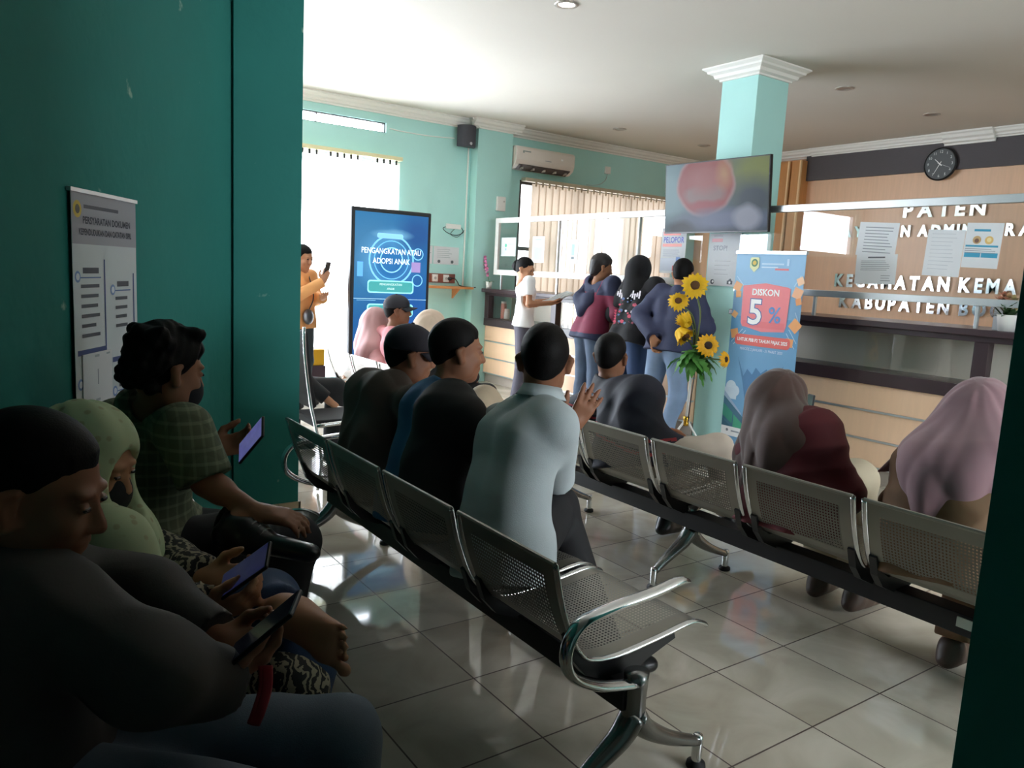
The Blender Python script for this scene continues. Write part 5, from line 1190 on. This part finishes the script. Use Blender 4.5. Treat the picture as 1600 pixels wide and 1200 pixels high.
# ---------- 4  navy jacket, second row
p = Pose((2.76, 2.80, 0), 0, sit(.05))
put(p, pelvis=(2.70, 2.76, .52), waist=(2.72, 2.80, .66), chest=(2.76, 2.84, .80), neck=ax_(944, 603, 2.79), head=ax_(955, 557, 2.82), shl=ax_(903, 640, 2.76), shr=ax_(998, 640, 2.74), elr=ax_(1030, 690, 2.82), wrr=(2.92, 2.62, .58), ell=(2.90, 3.14, .58), wrl=(3.12, 2.95, .56), hpl=(2.72, 2.85, .52), hpr=(2.72, 2.68, .52), knl=(3.14, 2.88, .50), knr=ax_(1122, 700, 3.12), anl=(3.12, 2.86, .09), anr=(3.20, 2.50, .20), tol=(3.30, 2.87, .03), tor=(3.36, 2.46, .13))
navyj = mat('navy_jacket', '17182A', .7, var=.12, scale=20); red = mat('red_piping', '9A2430', .7)
person('person in a navy jacket with red stripes, seen from behind on the second bench', p, dict(vox=.007, skin=skin_d, top=navyj, top_name='jacket', top_g=.03, sleeve='long', hem_drop=.06, collar=.05, fold=.007, ffreq=26, legs=mat('stone_trousers', 'BDB0A2', .85, var=.05, scale=15), leg_fold=.005, hair='short', seed=8, face=az(25, .0), shoes=shoe_k,
    top2=[(red, lambda c: (np.abs(c[:, 2]-.665-.12*(c[:, 1]-2.85)) < .006) & (c[:, 0] < 2.85)), (mat('grey_stripe', '6E6A72', .7), lambda c: (np.abs(c[:, 2]-.638-.12*(c[:, 1]-2.85)) < .010) & (c[:, 0] < 2.85)), (red, lambda c: (np.abs(c[:, 2]-.612-.12*(c[:, 1]-2.85)) < .006) & (c[:, 0] < 2.85))]))
# ---------- 5  brown veil
p = Pose((2.78, 1.86, 0), 0, sit(.06))
put(p, pelvis=(2.72, 1.84, .52), waist=(2.74, 1.85, .66), chest=(2.77, 1.87, .80), neck=ax_(1222, 672, 2.79), head=ax_(1222, 628, 2.82), shl=ax_(1180, 705, 2.78), shr=ax_(1282, 700, 2.74), elr=ax_(1318, 775, 2.86), wrr=ax_(1268, 688, 2.96), ell=(2.95, 2.10, .62), wrl=(3.02, 1.95, .60), hpl=(2.74, 1.92, .52), hpr=(2.74, 1.76, .52), knl=(3.16, 1.94, .50), knr=ax_(1338, 750, 3.14), anl=(3.14, 1.92, .09), anr=(3.14, 1.74, .09), tol=(3.32, 1.94, .03), tor=(3.32, 1.74, .03))
o = dict(vox=.0075, top=mat('maroon_tunic', '5A1620', .8, var=.1, scale=15), top_name='tunic', top_g=.036, sleeve='long', hem_drop=.09, fold=.007, ffreq=26, legs=mat('khaki_trousers', 'B3A891', .85, var=.05, scale=15), leg_g=.03, face=az(-25, -.12), seed=9, shoes=shoe_b, hands=dict(r=dict(d=(.2, .15, 1), palm=(-.5, .8, 0), curl=.6, thumb=.6)))
t, b, hf, hu = person('person in a brown veil and maroon tunic holding up a dark phone, second bench', p, o)
veil(p, o, t, mat('brown_veil', '4C322B', .8, var=.1, scale=8, sheen=.3), hf, hu, drop=.25, spread=.95, back=.0, vox=.008, seed=4, amp=.009)
phone('dark phone held up by the person in the brown veil', p['wrr']+V(.05, .06, .11), V(.1, 0, 1), V(-.75, .6, .2), .076, .16, '30343C', .15)
# ---------- 6  pink veil, right end
p = Pose((2.82, 1.15, 0), 0, sit(.10))
put(p, pelvis=(2.72, 1.22, .52), waist=(2.75, 1.24, .66), chest=(2.80, 1.24, .82), neck=ax_(1515, 700, 2.86), head=ax_(1535, 652, 2.93), shl=ax_(1438, 730, 2.82), shr=ax_(1575, 735, 2.80), elr=(2.98, .98, .60), wrr=(3.16, 1.08, .60), ell=ax_(1415, 790, 2.92), wrl=(3.14, 1.34, .60), hpl=(2.74, 1.30, .52), hpr=(2.74, 1.14, .52), knl=(3.16, 1.30, .50), knr=(3.16, 1.12, .50), anl=(3.0, 1.26, .09), anr=(2.95, 1.02, .09), tol=(3.15, 1.26, .03), tor=(3.12, 1.02, .03))
o = dict(vox=.0075, top=mat('brown_uniform', '6E5138', .8, var=.1, scale=12), top_name='tunic', top_g=.03, w=1.1, sleeve='long', hem_drop=.09, fold=.008, ffreq=26, legs=mat('brown_uniform', '6E5138'), face=az(-15, -.2), seed=11, shoes=shoe_b)
t, b, hf, hu = person('person in a dusty pink veil and brown uniform, half hidden by the right pillar', p, o)
vl = mat('dusty_pink_veil', '86636A', .8, var=.08, scale=8, sheen=.3)
veil(p, o, t, vl, hf, hu, drop=.33, spread=1.05, back=.02, vox=.008, seed=8, amp=.010)
F = Field(); F.chain([ax_(1478, 690, 2.87), ax_(1418, 714, 2.91), ax_(1371, 737, 2.93)], [.055, .034, .007], .04); F.noise = folds(.005, 3, 34); fobj('veil_corner', F, .007, vl, t, 1)
# ---------- 7-9  far bench
p = Pose((2.78, 5.86, 0), 0, sit(.05)); put(p, head=ax_(590, 505, 2.86), neck=ax_(585, 531, 2.83))
p.J['chest'] = p['neck']*.65+p['pelvis']*.35; p.J['waist'] = p['neck']*.3+p['pelvis']*.7; p.J['shl'] = p['neck']+V(-.02, .17, -.05); p.J['shr'] = p['neck']+V(-.02, -.17, -.05)
p.J['elr'] = p['shr']+V(-.02, -.06, -.26); p.J['wrr'] = p['elr']+V(-.16, .10, .02)
o = dict(vox=.009, top=mat('pink_blouse', 'D39A9C', .8, var=.06, scale=12), top_name='tunic', sleeve='long', hem_drop=.08, legs=black_cloth, face=az(-10), seed=13, shoes=shoe_k)
t, b, hf, hu = person('person in a long pink veil and pink blouse on the far bench', p, o)
veil(p, o, t, mat('pink_veil', 'CFA0A2', .8, var=.05, scale=8, sheen=.3), hf, hu, drop=.30, spread=.98, back=.0, seed=2, amp=.009)
p = Pose((2.80, 5.36, 0), 0, sit(.05)); put(p, head=ax_(622, 486, 2.92), neck=ax_(612, 515, 2.86)); nk = p['neck']; p.J['chest'] = nk*.65+p['pelvis']*.35; p.J['waist'] = nk*.3+p['pelvis']*.7; p.J['shl'] = nk+V(-.02, .17, -.05); p.J['shr'] = nk+V(-.02, -.17, -.05); p.J['elr'] = p['shr']+V(.05, -.08, -.26); p.J['ell'] = p['shl']+V(.05, .08, -.26)
person('person in a dark cap looking at the kiosk, next to the long pink veil', p, dict(vox=.009, skin=skin_d, top=mat('rose_shirt', 'C98086', .8, var=.06), sleeve='short', legs=black_cloth, cap=mat('charcoal_cap', '2B2B33', .8), hair='short', face=az(-30, .05), seed=14, shoes=shoe_k))
p = Pose((2.78, 4.97, 0), 0, sit(.05)); put(p, head=ax_(676, 512, 2.86), neck=ax_(676, 543, 2.83)); nk = p['neck']; p.J['chest'] = nk*.65+p['pelvis']*.35; p.J['waist'] = nk*.3+p['pelvis']*.7; p.J['shl'] = nk+V(-.02, .17, -.05); p.J['shr'] = nk+V(-.02, -.17, -.05)
o = dict(vox=.009, top=black_cloth, top_name='tunic', sleeve='long', hem_drop=.06, legs=black_cloth, face=az(-5), seed=15, shoes=shoe_k)
t, b, hf, hu = person('person in a beige veil and black top at the near end of the far bench', p, o)
veil(p, o, t, mat('beige_veil', 'D8BFAA', .8, var=.05, scale=8, sheen=.3), hf, hu, drop=.22, spread=.95, seed=6, amp=.008)
# ---------- 10  woman in orange by the entrance
p = Pose((2.60, 7.34, 0), -55, stand(1.56, .02)); 
put(p, elr=p.w((.08, -.25, 1.06)), wrr=p.w((.30, -.04, 1.24)), ell=p.w((.02, .26, 1.06)), wrl=p.w((.26, .02, 1.08)))
t, b, hf, hu = person('person in an orange sweater standing with a phone by the bright entrance', p, dict(vox=.0085, top=mat('orange_sweater', 'E2A468', .85, var=.06, scale=15), top_name='sweater', top_g=.02, sleeve='long', hem_drop=.06, legs=mat('dark_teal_trousers', '2C3A40', .8, var=.1), hair='long', seed=16, face=(.96, -.1, -.2), shoes=shoe_k, eyes=True,
    hands=dict(r=dict(d=(.25, .2, .9), palm=(-.6, .7, .1), curl=.6), l=dict(d=(.6, -.7, .1), palm=(-.5, 0, .8), curl=.5))))
phone('pale grey phone raised by the person in orange', p['wrr']+p.d((.02, .03, .11)), p.d((.25, .05, 1)), p.d((-1, .0, .25)), .078, .16, '8A90A8', .3)
t = thing('handbag', 'small dark handbag hanging at the hip of the person in orange', 'bag', tuple(p.w((.16, -.06, .84))))
F = Field(); c = p.w((.17, -.08, .90)); F.ell(c, (.10, .05, .075), np.stack([p.d((.6, -.8, 0)), p.d((.8, .6, 0)), p.u]), .02); fobj('pouch', F, .008, mat('bag_dark', '34353A', .5), t)
bm = bmn(); tube(bm, [c+V(0, 0, .05), p.w((.17, .0, 1.10)), p['neck']*.6+p['shl']*.4+p.d((.03, 0, .04))], .006, 6, 4); obj('strap', bm, mat('bag_dark', '34353A'), t, smooth=True, world=True)
# ---------- 11  seated person hidden by the left pillar, and the tall chair
def tall_chair(label, x, y0):
    t = thing('chair', label, 'chair', (x+.2, y0+.22, 0), 0, 'tall black chairs beside the left pillar')
    for y in (y0, y0+.44):
        bm = bmn(); tube(bm, [(x, y, 1.03), (x+.01, y, .84), (x+.045, y, .58), (x+.08, y, .42), (x+.12, y, .2), (x+.10, y, .012)], .014, 10, 5, flat=.7); obj('side_frame', bm, chrome, t, smooth=True, world=True)
        bm = bmn(); tube(bm, [(x+.08, y, .42), (x+.33, y, .43), (x+.46, y, .40), (x+.44, y, .012)], .013, 10, 4); obj('leg', bm, chrome, t, smooth=True, world=True)
    bm = bmn(); prism(bm, [(x+.005, 1.0), (x+.02, .84), (x+.05, .6), (x+.07, .52), (x+.095, .54), (x+.06, .72), (x+.03, 1.0)], y0+.02, y0+.42, 'XZ'); obj('backrest', bm, black_cloth, t, world=True, bevel=.006)
    bm = bmn(); box(bm, x+.09, x+.46, y0+.02, y0+.42, .40, .45); obj('seat', bm, black_cloth, t, world=True, bevel=.012)
tall_chair('empty tall black chair with a silver side frame right behind the left pillar', 1.615, 4.46)
tall_chair('tall black chair behind the pillar, occupied by the person whose hand shows', 1.28, 5.20)
p = Pose((1.50, 5.42, 0), 0, sit(.10, seat=.46))
put(p, elr=(1.80, 5.02, .63), wrr=(1.95, 4.94, .50), knr=(2.10, 5.16, .53), anr=(2.06, 5.10, .09), tor=(2.24, 5.08, .03))
person('person in black almost hidden by the left pillar, one hand showing', p, dict(vox=.009, top=black_cloth, sleeve='long', hem_drop=.05, legs=black_cloth, hair='short', seed=17, face=az(-5), shoes=shoe_k, hands=dict(r=dict(palm=(0, .3, -1), curl=.45, spread=.25))))
# ---------- 12  girl in the white T-shirt
p = Pose((4.86, 6.72, 0), -28, stand(1.63, .02)); put(p, head=ax_(821, 421, 4.90), neck=ax_(812, 450, 4.87))
put(p, elr=p.w((.02, -.21, 1.10)), wrr=p.w((.26, -.12, 1.12)), ell=p.w((.04, .20, 1.10)), wrl=p.w((.28, .06, 1.14)), knl=p.w((.02, .07, .48)), knr=p.w((.0, -.09, .48)), anl=p.w((.02, .08, .09)), anr=p.w((-.02, -.10, .09)), tol=p.w((.16, .10, .03)), tor=p.w((.12, -.11, .03)))
person('person in a white T-shirt and grey flared trousers, reading papers at the counter', p, dict(vox=.0085, w=.86, top=mat('white_tshirt', 'F2F2F2', .85, var=.02), top_g=.016, sleeve='short', sleeve_f=.6, hem_drop=.03, legs=mat('grey_trousers', '4B4853', .85, var=.08, scale=15), hem=.082, leg_g=.014, cuff=.0, hair='bun', seed=18, face=az(-36, -.22), shoes=shoe_k,
    hands=dict(r=dict(palm=(.1, .3, 1), curl=.4), l=dict(palm=(.1, -.3, 1), curl=.4))))
for dz, a, lab in ((.0, 0, 'white folder sheet under the papers held by the person in the white T-shirt'), (.022, 14, 'top white paper held by the person in the white T-shirt')):
    c = p.w((.36, -.03, 1.165+dz)); r = p.d((math.sin(math.radians(a)), -math.cos(math.radians(a)), -.05)); up = p.d((.85, 0, .38)); sheet('paper_sheet', lab, 'paper', tuple(c), .21, .29, tuple(r), tuple(up), lines(.03, .25, .15, 6, .03, c='B0B4B8', h=.005))
# ---------- 13  maroon and navy jacket
p = Pose((4.93, 5.70, 0), -5, stand(1.66, .12)); put(p, head=ax_(941, 418, 5.06), neck=ax_(930, 448, 5.02)); put(p, elr=p.w((.12, -.27, 1.08)), wrr=p.w((.34, -.16, 1.13)), ell=p.w((.10, .28, 1.10)), wrl=p.w((.32, .18, 1.15)))
maroon = mat('maroon_jacket', '7E2444', .7, var=.08, scale=14); navy_c = mat('navy_cloth', '2E3452', .75, var=.1, scale=18)
t, b, hf, hu = person('person in a maroon hooded jacket with navy shoulders at the counter', p, dict(vox=.0085, top=maroon, top_name='jacket', top_g=.03, sleeve='long', hem_drop=.10, fold=.007, ffreq=26, legs=jean_grey, hair='long', vol=.008, hair_m=mat('dark_brown_hair', '221A1C', .45, var=.3, scale=60), seed=19, face=az(-25, -.25), shoes=shoe_k, legs_fold=.005,
    top2=[(navy_c, lambda c: ((c[:, 2] > 1.27) & (np.abs(c[:, 1]-5.74) < .13)) | ((c[:, 2] > 1.25) & (c[:, 1] < 5.60)) | (c[:, 2] < .885))]))
F = Field(); n_ = p['neck']
for q in (1, -1): F.cone(n_+V(-.01, q*.10, .0), .05, n_+V(-.12, q*.085, -.12), .055, .05).cone(n_+V(-.12, q*.085, -.12), .055, n_+V(-.145, 0, -.24), .05, .06)
F.cone(n_+V(-.13, .05, -.12), .05, n_+V(-.13, -.05, -.12), .05, .05); F.noise = folds(.004, 4, 24); fobj('hood', F, .009, navy_c, t, 1)
# ---------- 14  black hooded person
p = Pose((4.95, 5.15, 0), -3, stand(1.67, .12)); put(p, head=ax_(1000, 424, 5.06), neck=ax_(998, 455, 5.03)); put(p, elr=p.w((.14, -.33, 1.12)), wrr=p.w((.36, -.18, 1.14)), ell=p.w((.06, .33, 1.08)), wrl=p.w((.30, .22, 1.12)))
hood_k = mat('black_hoodie', '18171C', .85, var=.12, scale=20)
t, b, hf, hu = person('person in a black hoodie, hood up, with a printed back', p, dict(vox=.0085, w=1.1, top=hood_k, top_name='hoodie', top_g=.032, sleeve='long', hem_drop=.08, fold=.006, ffreq=26, legs=jean_dark, seed=20, face=az(5, -.3), shoes=shoe_k))
F = Field(); f_, l_, u_ = head_axes(hf, hu); A_ = np.stack([f_, l_, u_]); F.ell(p['head']+f_*-.02+u_*.03, (.122, .102, .118), A_); F.cone(p['head']-f_*.04-u_*.02, .098, p['neck']-p.f*.03-u_*.02, .125, .06); F.cone(p['neck']-p.f*.03, .09, p['shl']*.5+p['neck']*.5, .075, .06); F.cone(p['neck']-p.f*.03, .09, p['shr']*.5+p['neck']*.5, .075, .06); F.sub(p['head']+f_*.11-u_*.01, (.075, .062, .095), A_, .012); F.noise = folds(.004, 2, 22); fobj('hood', F, .009, hood_k, t, 1)
wh = 'D8D2DA'; rng = random.Random(4); items = []
for k in range(11): x = -.155+k*.030; items += [('rect', wh, 1, x, .085-.012*((k*7) % 3), .020, .040+.014*((k*5) % 3)), ('rect', wh, 1, x-.004, .10, .028, .008)]
for k in range(26): x, y, s = rng.uniform(-.13, .13), rng.uniform(-.20, .06), rng.uniform(.012, .032); a = rng.uniform(0, 6); items.append(('poly', rng.choice(['B03A50', '3E5580', '8A3048', '4A6A8A', 'C9C2CC', '6A2438']), 2+k % 3, [(x+s*math.cos(a+q), y+s*.6*math.sin(a+q)) for q in (0, 1.2, 2.4, 3.9, 5.0)]))
for k in range(6): items.append(('poly', 'C23A58', 5, [(-.15+.004*k, -.05-.025*k), (-.115+.004*k, -.045-.025*k), (-.12+.004*k, -.07-.025*k)]))
pb = p['chest']+p.u*-.005
art('back_print', facing(tuple(pb - p.f*.152), tuple(-p.l), tuple(nrm(V(.16, 0, 1)))) @ Matrix.Translation((0.0, -.07, .008)), items, t, rough=.8)
# ---------- 15  navy jacket, hand on hip
p = Pose((4.74, 4.47, 0), 8, stand(1.60, .08)); put(p, head=ax_(1068, 429, 4.84), neck=ax_(1062, 455, 4.80)); put(p, ell=ax_(1000, 492, 4.68), wrl=ax_(1020, 527, 4.60), elr=p.w((.10, -.27, 1.05)), wrr=p.w((.30, -.15, 1.10)), knl=p.w((.03, .17, .48)), anl=p.w((-.06, .26, .09)), tol=p.w((.06, .32, .03)), knr=p.w((.02, -.12, .48)), anr=p.w((-.08, -.06, .09)), tor=p.w((.05, -.08, .03)))
person('person in a navy jacket and pale jeans, hand on the hip', p, dict(vox=.0085, skin=skin, top=navy_c, top_name='jacket', top_g=.03, sleeve='long', hem_drop=.04, collar=.04, fold=.007, ffreq=26, legs=jean_pale, hair='short', seed=21, face=az(10, -.2), shoes=shoe_k, leg_fold=.006,
    hands=dict(l=dict(d=_R*.3+V(0, 0, -.8)-V(.1, 0, 0), palm=-_F, curl=.5, thumb=.3), r=dict(palm=(0, 0, -1)))))

# ---------- 16  nearest man, bottom left, phone in both hands
p = Pose(tuple(V(-.02, 1.42, 0)), -35, sit(.1))
put(p, head=ad(58, 768, 1.22), neck=ad(22, 868, 1.28), shr=ad(62, 955, 1.13), shl=ad(75, 905, 1.47), chest=(.02, 1.46, .80), waist=(.04, 1.47, .65), pelvis=(.06, 1.47, .50),
    elr=ad(240, 1050, 1.12), wrr=ad(338, 1066, 1.24), ell=ad(235, 935, 1.46), wrl=ad(338, 1000, 1.37), hpr=(.02, 1.40, .50), hpl=(.10, 1.54, .47), knl=ad(526, 1156, 1.36), knr=(.42, 1.10, .48), anl=(.55, 1.22, .09), anr=(.46, 1.06, .09), tol=(.70, 1.12, .03), tor=(.60, .96, .03))
t, b, hf, hu = person('person in a dark grey jacket nearest the camera, looking down at a phone', p, dict(vox=.0055, skin=skin_d, top=grey_jacket, top_name='jacket', top_g=.032, w=1.05, sleeve='long', cuffw=.01, hem_drop=.02, fold=.008, ffreq=24, collar=.03, legs=mat('slate_denim', '55606E', .8, var=.2, scale=9, bump=.2, bscale=400), leg_g=.022, leg_fold=.006, hair='short', seed=31, face=tuple(np.array([p.d((1, 0, 0))@p.f, .12, -.28])), hs=1.04, shoes=None,
    bare_l=lambda F: foot(F, p['anl']+V(0, 0, -.03), p['tol'], V(0, 0, -1), 1), bare_r=lambda F: foot(F, p['anr']+V(0, 0, -.03), p['tor'], V(0, 0, -1), -1),
    hands=dict(r=dict(d=tuple(np.array([.80, .55, .35])), palm=(.1, .5, 1), curl=.55, thumb=.5), l=dict(d=(.9, -.35, .1), palm=(0, -.5, 1), curl=.5, thumb=.5))))
pc = ad(411, 985, 1.235); pl = nrm(ad(455, 950, 1.265)-ad(352, 1036, 1.275))
phone('dark phone held by the nearest person in the grey jacket', pc, pl, -nrm(_R)*.62+V(0, 0, .62)-_F*.12, .078, .165, '171A26', .08)
bm = bmn(); 
for q in (0, 1): tube(bm, [ad(412+q*6, 1040, 1.24), ad(412+q*5, 1075, 1.22), ad(402+q*5, 1110, 1.2), ad(394+q*4, 1132, 1.2)], .009, 8, 5, flat=.25)
tag(obj('wrist_strap', bm, mat('red_strap', '8E1622', .6), smooth=True), 'red strap hanging from the nearest person’s phone hand', 'strap')
# ---------- 17  woman in the pale green veil
p = Pose(tuple(V(.20, 1.96, 0)), -35, sit(.1))
put(p, head=ad(140, 722, 1.74), neck=ad(110, 790, 1.78), chest=(.16, 2.03, .76), waist=(.16, 2.04, .63), pelvis=(.17, 2.03, .50), shr=ad(150, 850, 1.66), shl=ad(165, 835, 1.92), elr=ad(250, 960, 1.62), wrr=ad(318, 958, 1.60), ell=ad(262, 890, 1.86), wrl=ad(318, 905, 1.72),
    hpr=(.15, 1.96, .50), hpl=(.22, 2.09, .50), knr=ad(415, 945, 1.80), anr=ad(440, 962, 1.62), knl=ad(470, 1040, 1.72), anl=(.60, 1.68, .09), tol=(.76, 1.58, .03), tor=ad(545, 1030, 1.50))
batik = mat('batik_cloth', '2A2C2A', .8, var=.0)
def batik_nodes(m):
    nt = m.node_tree; N = nt.nodes; L = nt.links; b = N['Principled BSDF']; tc = N.new('ShaderNodeTexCoord'); w = N.new('ShaderNodeTexWave'); w.inputs['Scale'].default_value = 14; w.inputs['Distortion'].default_value = 14; w.inputs['Detail'].default_value = 3; w.inputs['Detail Scale'].default_value = 2
    L.new(tc.outputs['Object'], w.inputs['Vector']); rp = N.new('ShaderNodeValToRGB'); rp.color_ramp.interpolation = 'CONSTANT'; e = rp.color_ramp.elements; e[0].color = (*lin('1A1B1C'), 1); e[1].position = .62; e[1].color = (*lin('9A937E'), 1); L.new(w.outputs['Fac'], rp.inputs[0]); L.new(rp.outputs[0], b.inputs['Base Color'])
batik_nodes(batik)
o = dict(vox=.0065, skin=skin, top=batik, top_name='batik_tunic', top_g=.028, sleeve='long', hem_drop=.10, fold=.006, ffreq=24, legs=jean_dark, leg_g=.022, cuff=.05, hair=None, seed=33, face=(1, -.05, -.35), shoes=None,
    bare_r=lambda F: foot(F, ad(436, 962, 1.60), ad(549, 1020, 1.53), -_F*.95+_R*.1+V(0, 0, -.15), -1, 1.12), bare_l=lambda F: foot(F, p['anl']+V(0, 0, -.03), p['tol'], V(0, 0, -1), 1),
    hands=dict(r=dict(d=(.9, .1, .25), palm=(0, .7, .7), curl=.55, thumb=.4), l=dict(d=(.9, -.2, .15), palm=(0, -.6, .7), curl=.5, thumb=.5)))
t, b, hf, hu = person('person in a pale green veil and batik top, with a bare foot up', p, o)
def veil_print(m):
    nt = m.node_tree; N = nt.nodes; L = nt.links; b = N['Principled BSDF']; base = b.inputs['Base Color'].links[0].from_socket; tc = N.new('ShaderNodeTexCoord'); v = N.new('ShaderNodeTexVoronoi'); v.inputs['Scale'].default_value = 34; L.new(tc.outputs['Object'], v.inputs['Vector'])
    rp = N.new('ShaderNodeValToRGB'); e = rp.color_ramp.elements; e[0].position = .18; e[0].color = (1, 1, 1, 1); e[1].position = .30; e[1].color = (0, 0, 0, 1); L.new(v.outputs['Distance'], rp.inputs[0]); mx = N.new('ShaderNodeMix'); mx.data_type = 'RGBA'; mx.inputs['B'].default_value = (*lin('A9A684'), 1); L.new(rp.outputs[0], mx.inputs['Factor']); L.new(base, mx.inputs['A']); L.new(mx.outputs['Result'], b.inputs['Base Color'])
f_, l_, u_ = head_axes(hf, hu); A_ = np.stack([f_, l_, u_]); F = Field(); F.ell(p['head']+f_*.046-u_*.055, (.070, .064, .064), A_); F.cut(p['head']+f_*.02, -f_); F.cut(p['head']-u_*.004+f_*.05, u_-f_*.25); fobj('face_mask', F, .006, black_cloth, t, 1)
vm = mat('pale_green_veil', 'B9C6A0', .8, var=.2, scale=7); veil_print(vm)
veil(p, o, t, vm, hf, hu, drop=.20, spread=.92, front=.03, vox=.007, seed=12, amp=.010)
F = Field(); F.cone(p['neck']+V(0, 0, -.02), .075, ad(178, 850, 1.60), .07, .05).cone(ad(178, 850, 1.60), .07, ad(225, 895, 1.58), .045, .05); F.noise = folds(.007, 5, 30, nrm(_R)); fobj('veil_fold', F, .007, vm, t, 1)
F = Field(); F.cone(ad(330, 1060, 1.62), .06, ad(455, 1075, 1.66), .075, .06).cone(ad(455, 1075, 1.66), .075, ad(450, 1170, 1.68), .07, .06).cone(ad(330, 1060, 1.62), .06, ad(360, 1160, 1.62), .07, .06); F.noise = folds(.006, 9, 24); fobj('batik_skirt', F, .008, batik, t, 1)
pc = ad(383, 893, 1.60); pl = nrm(ad(418, 868, 1.585)-ad(345, 920, 1.615))
phone('phone with a glowing violet screen held by the person in the pale green veil', pc, pl, -nrm(_R)*.40+V(0, 0, .75)-_F*.5, .076, .155, '34386A', .22)
# ---------- 18  plaid man with mask
p = Pose((.46, 2.52, 0), -12, sit(.08))
put(p, head=ad(262, 577, 2.20), neck=ad(228, 640, 2.23), chest=ad(224, 715, 2.27), waist=ad(228, 790, 2.29), pelvis=(.46, 2.46, .50), shr=ad(288, 672, 2.10), shl=ad(185, 662, 2.36), elr=ad(322, 752, 2.07), wrr=ad(398, 800, 1.99), ell=ad(290, 735, 2.48), wrl=ad(330, 702, 2.36),
    hpr=(.42, 2.39, .50), hpl=(.51, 2.54, .50), knr=ad(400, 828, 2.34), anr=ad(372, 822, 1.97), tor=ad(448, 842, 1.92), knl=(.84, 2.38, .50), anl=(.78, 2.42, .09), tol=(.93, 2.33, .03))
plaid = mat('plaid_shirt_cloth', '59604A', .85, var=.05)
def plaid_nodes(m):
    nt = m.node_tree; N = nt.nodes; L = nt.links; b = N['Principled BSDF']; tc = N.new('ShaderNodeTexCoord'); cur = b.inputs['Base Color'].links[0].from_socket
    for ax_d, c, sc in (('X', '8A8F74', 11), ('Z', '9A9F84', 9), ('Y', '3F4636', 7)):
        w = N.new('ShaderNodeTexWave'); w.bands_direction = ax_d; w.inputs['Scale'].default_value = sc; w.inputs['Distortion'].default_value = .4; L.new(tc.outputs['Object'], w.inputs['Vector']); rp = N.new('ShaderNodeValToRGB'); e = rp.color_ramp.elements; e[0].position = .80; e[0].color = (0, 0, 0, 1); e[1].position = .9; e[1].color = (.32, .32, .32, 1); L.new(w.outputs['Fac'], rp.inputs[0])
        mx = N.new('ShaderNodeMix'); mx.data_type = 'RGBA'; mx.inputs['B'].default_value = (*lin(c), 1); L.new(rp.outputs[0], mx.inputs['Factor']); L.new(cur, mx.inputs['A']); cur = mx.outputs['Result']
    L.new(cur, b.inputs['Base Color'])
plaid_nodes(plaid)
t, b, hf, hu = person('person with wavy hair, black mask and plaid shirt, one leg crossed', p, dict(vox=.0065, skin=skin_d, top=plaid, top_g=.026, sleeve='short', sleeve_f=.98, hem_drop=.06, collar=.02, collar_fold=plaid, fold=.007, ffreq=22, legs=black_cloth, leg_g=.025, hair='wavy', vol=.008, seed=35, face=(.9, .38, -.25), shoes=None,
    hands=dict(l=dict(d=(.95, -.2, .25), palm=(0, -.7, .6), curl=.5, thumb=.4), r=dict(d=(.9, -.25, -.15), palm=(.1, .2, -1), curl=.35))))
f_, l_, u_ = head_axes(hf, hu); A_ = np.stack([f_, l_, u_]); F = Field(); F.ell(p['head']+f_*.046-u_*.055, (.070, .064, .064), A_); F.cut(p['head']+f_*.02, -f_); F.cut(p['head']-u_*.004+f_*.05, u_-f_*.25); fobj('face_mask', F, .006, black_cloth, t, 1)
F = Field(); a_, b_ = p['anr'], p['tor']; d_ = nrm(b_-a_); s_ = nrm(np.cross(V(0, 0, 1), d_)); u2 = np.cross(d_, s_)
F.cone(a_-d_*.04-u2*.035, .036, a_+d_*.05-u2*.03, .036, .03).cone(a_+d_*.05-u2*.028, .038, b_+d_*.07-u2*.022, .030, .03, (u2, .8)).cone(a_-u2*.01, .045, a_+d_*.06-u2*.02, .036, .03).cone(a_+u2*.015, .042, a_-u2*.02, .044, .02)
F.cut(a_+u2*.035, u2, (a_+u2*.05, .07)); sh = fobj('shoe', F, .006, shoe_k, t, 1)
bm = bmn(); 
for k in range(4): q = a_+d_*(.035+.018*k)+u2*(.024-.006*k); tube(bm, [q-s_*.024-u2*.004, q+u2*.006, q+s_*.024-u2*.004], .003, 6, 3)
obj('shoe_laces', bm, mat('grey_laces', '8A8A88', .7), t, smooth=True, world=True)
F = Field(); a2, b2 = p['anl'], p['tol']; d2 = nrm(b2-a2); F.cone(a2-V(0, 0, .04), .036, b2, .032, .03).cone(a2, .042, a2-V(0, 0, .03), .044, .02); fobj('shoe', F, .008, shoe_k, t, 1)
pc = ad(393, 688, 2.22); pl = nrm(ad(412, 664, 2.19)-ad(372, 712, 2.26))
phone('phone with a bright violet screen held by the person in the plaid shirt', pc, pl, -nrm(_R)*.25+V(0, 0, .6)-_F*.7, .075, .155, '6A6DB4', .45)
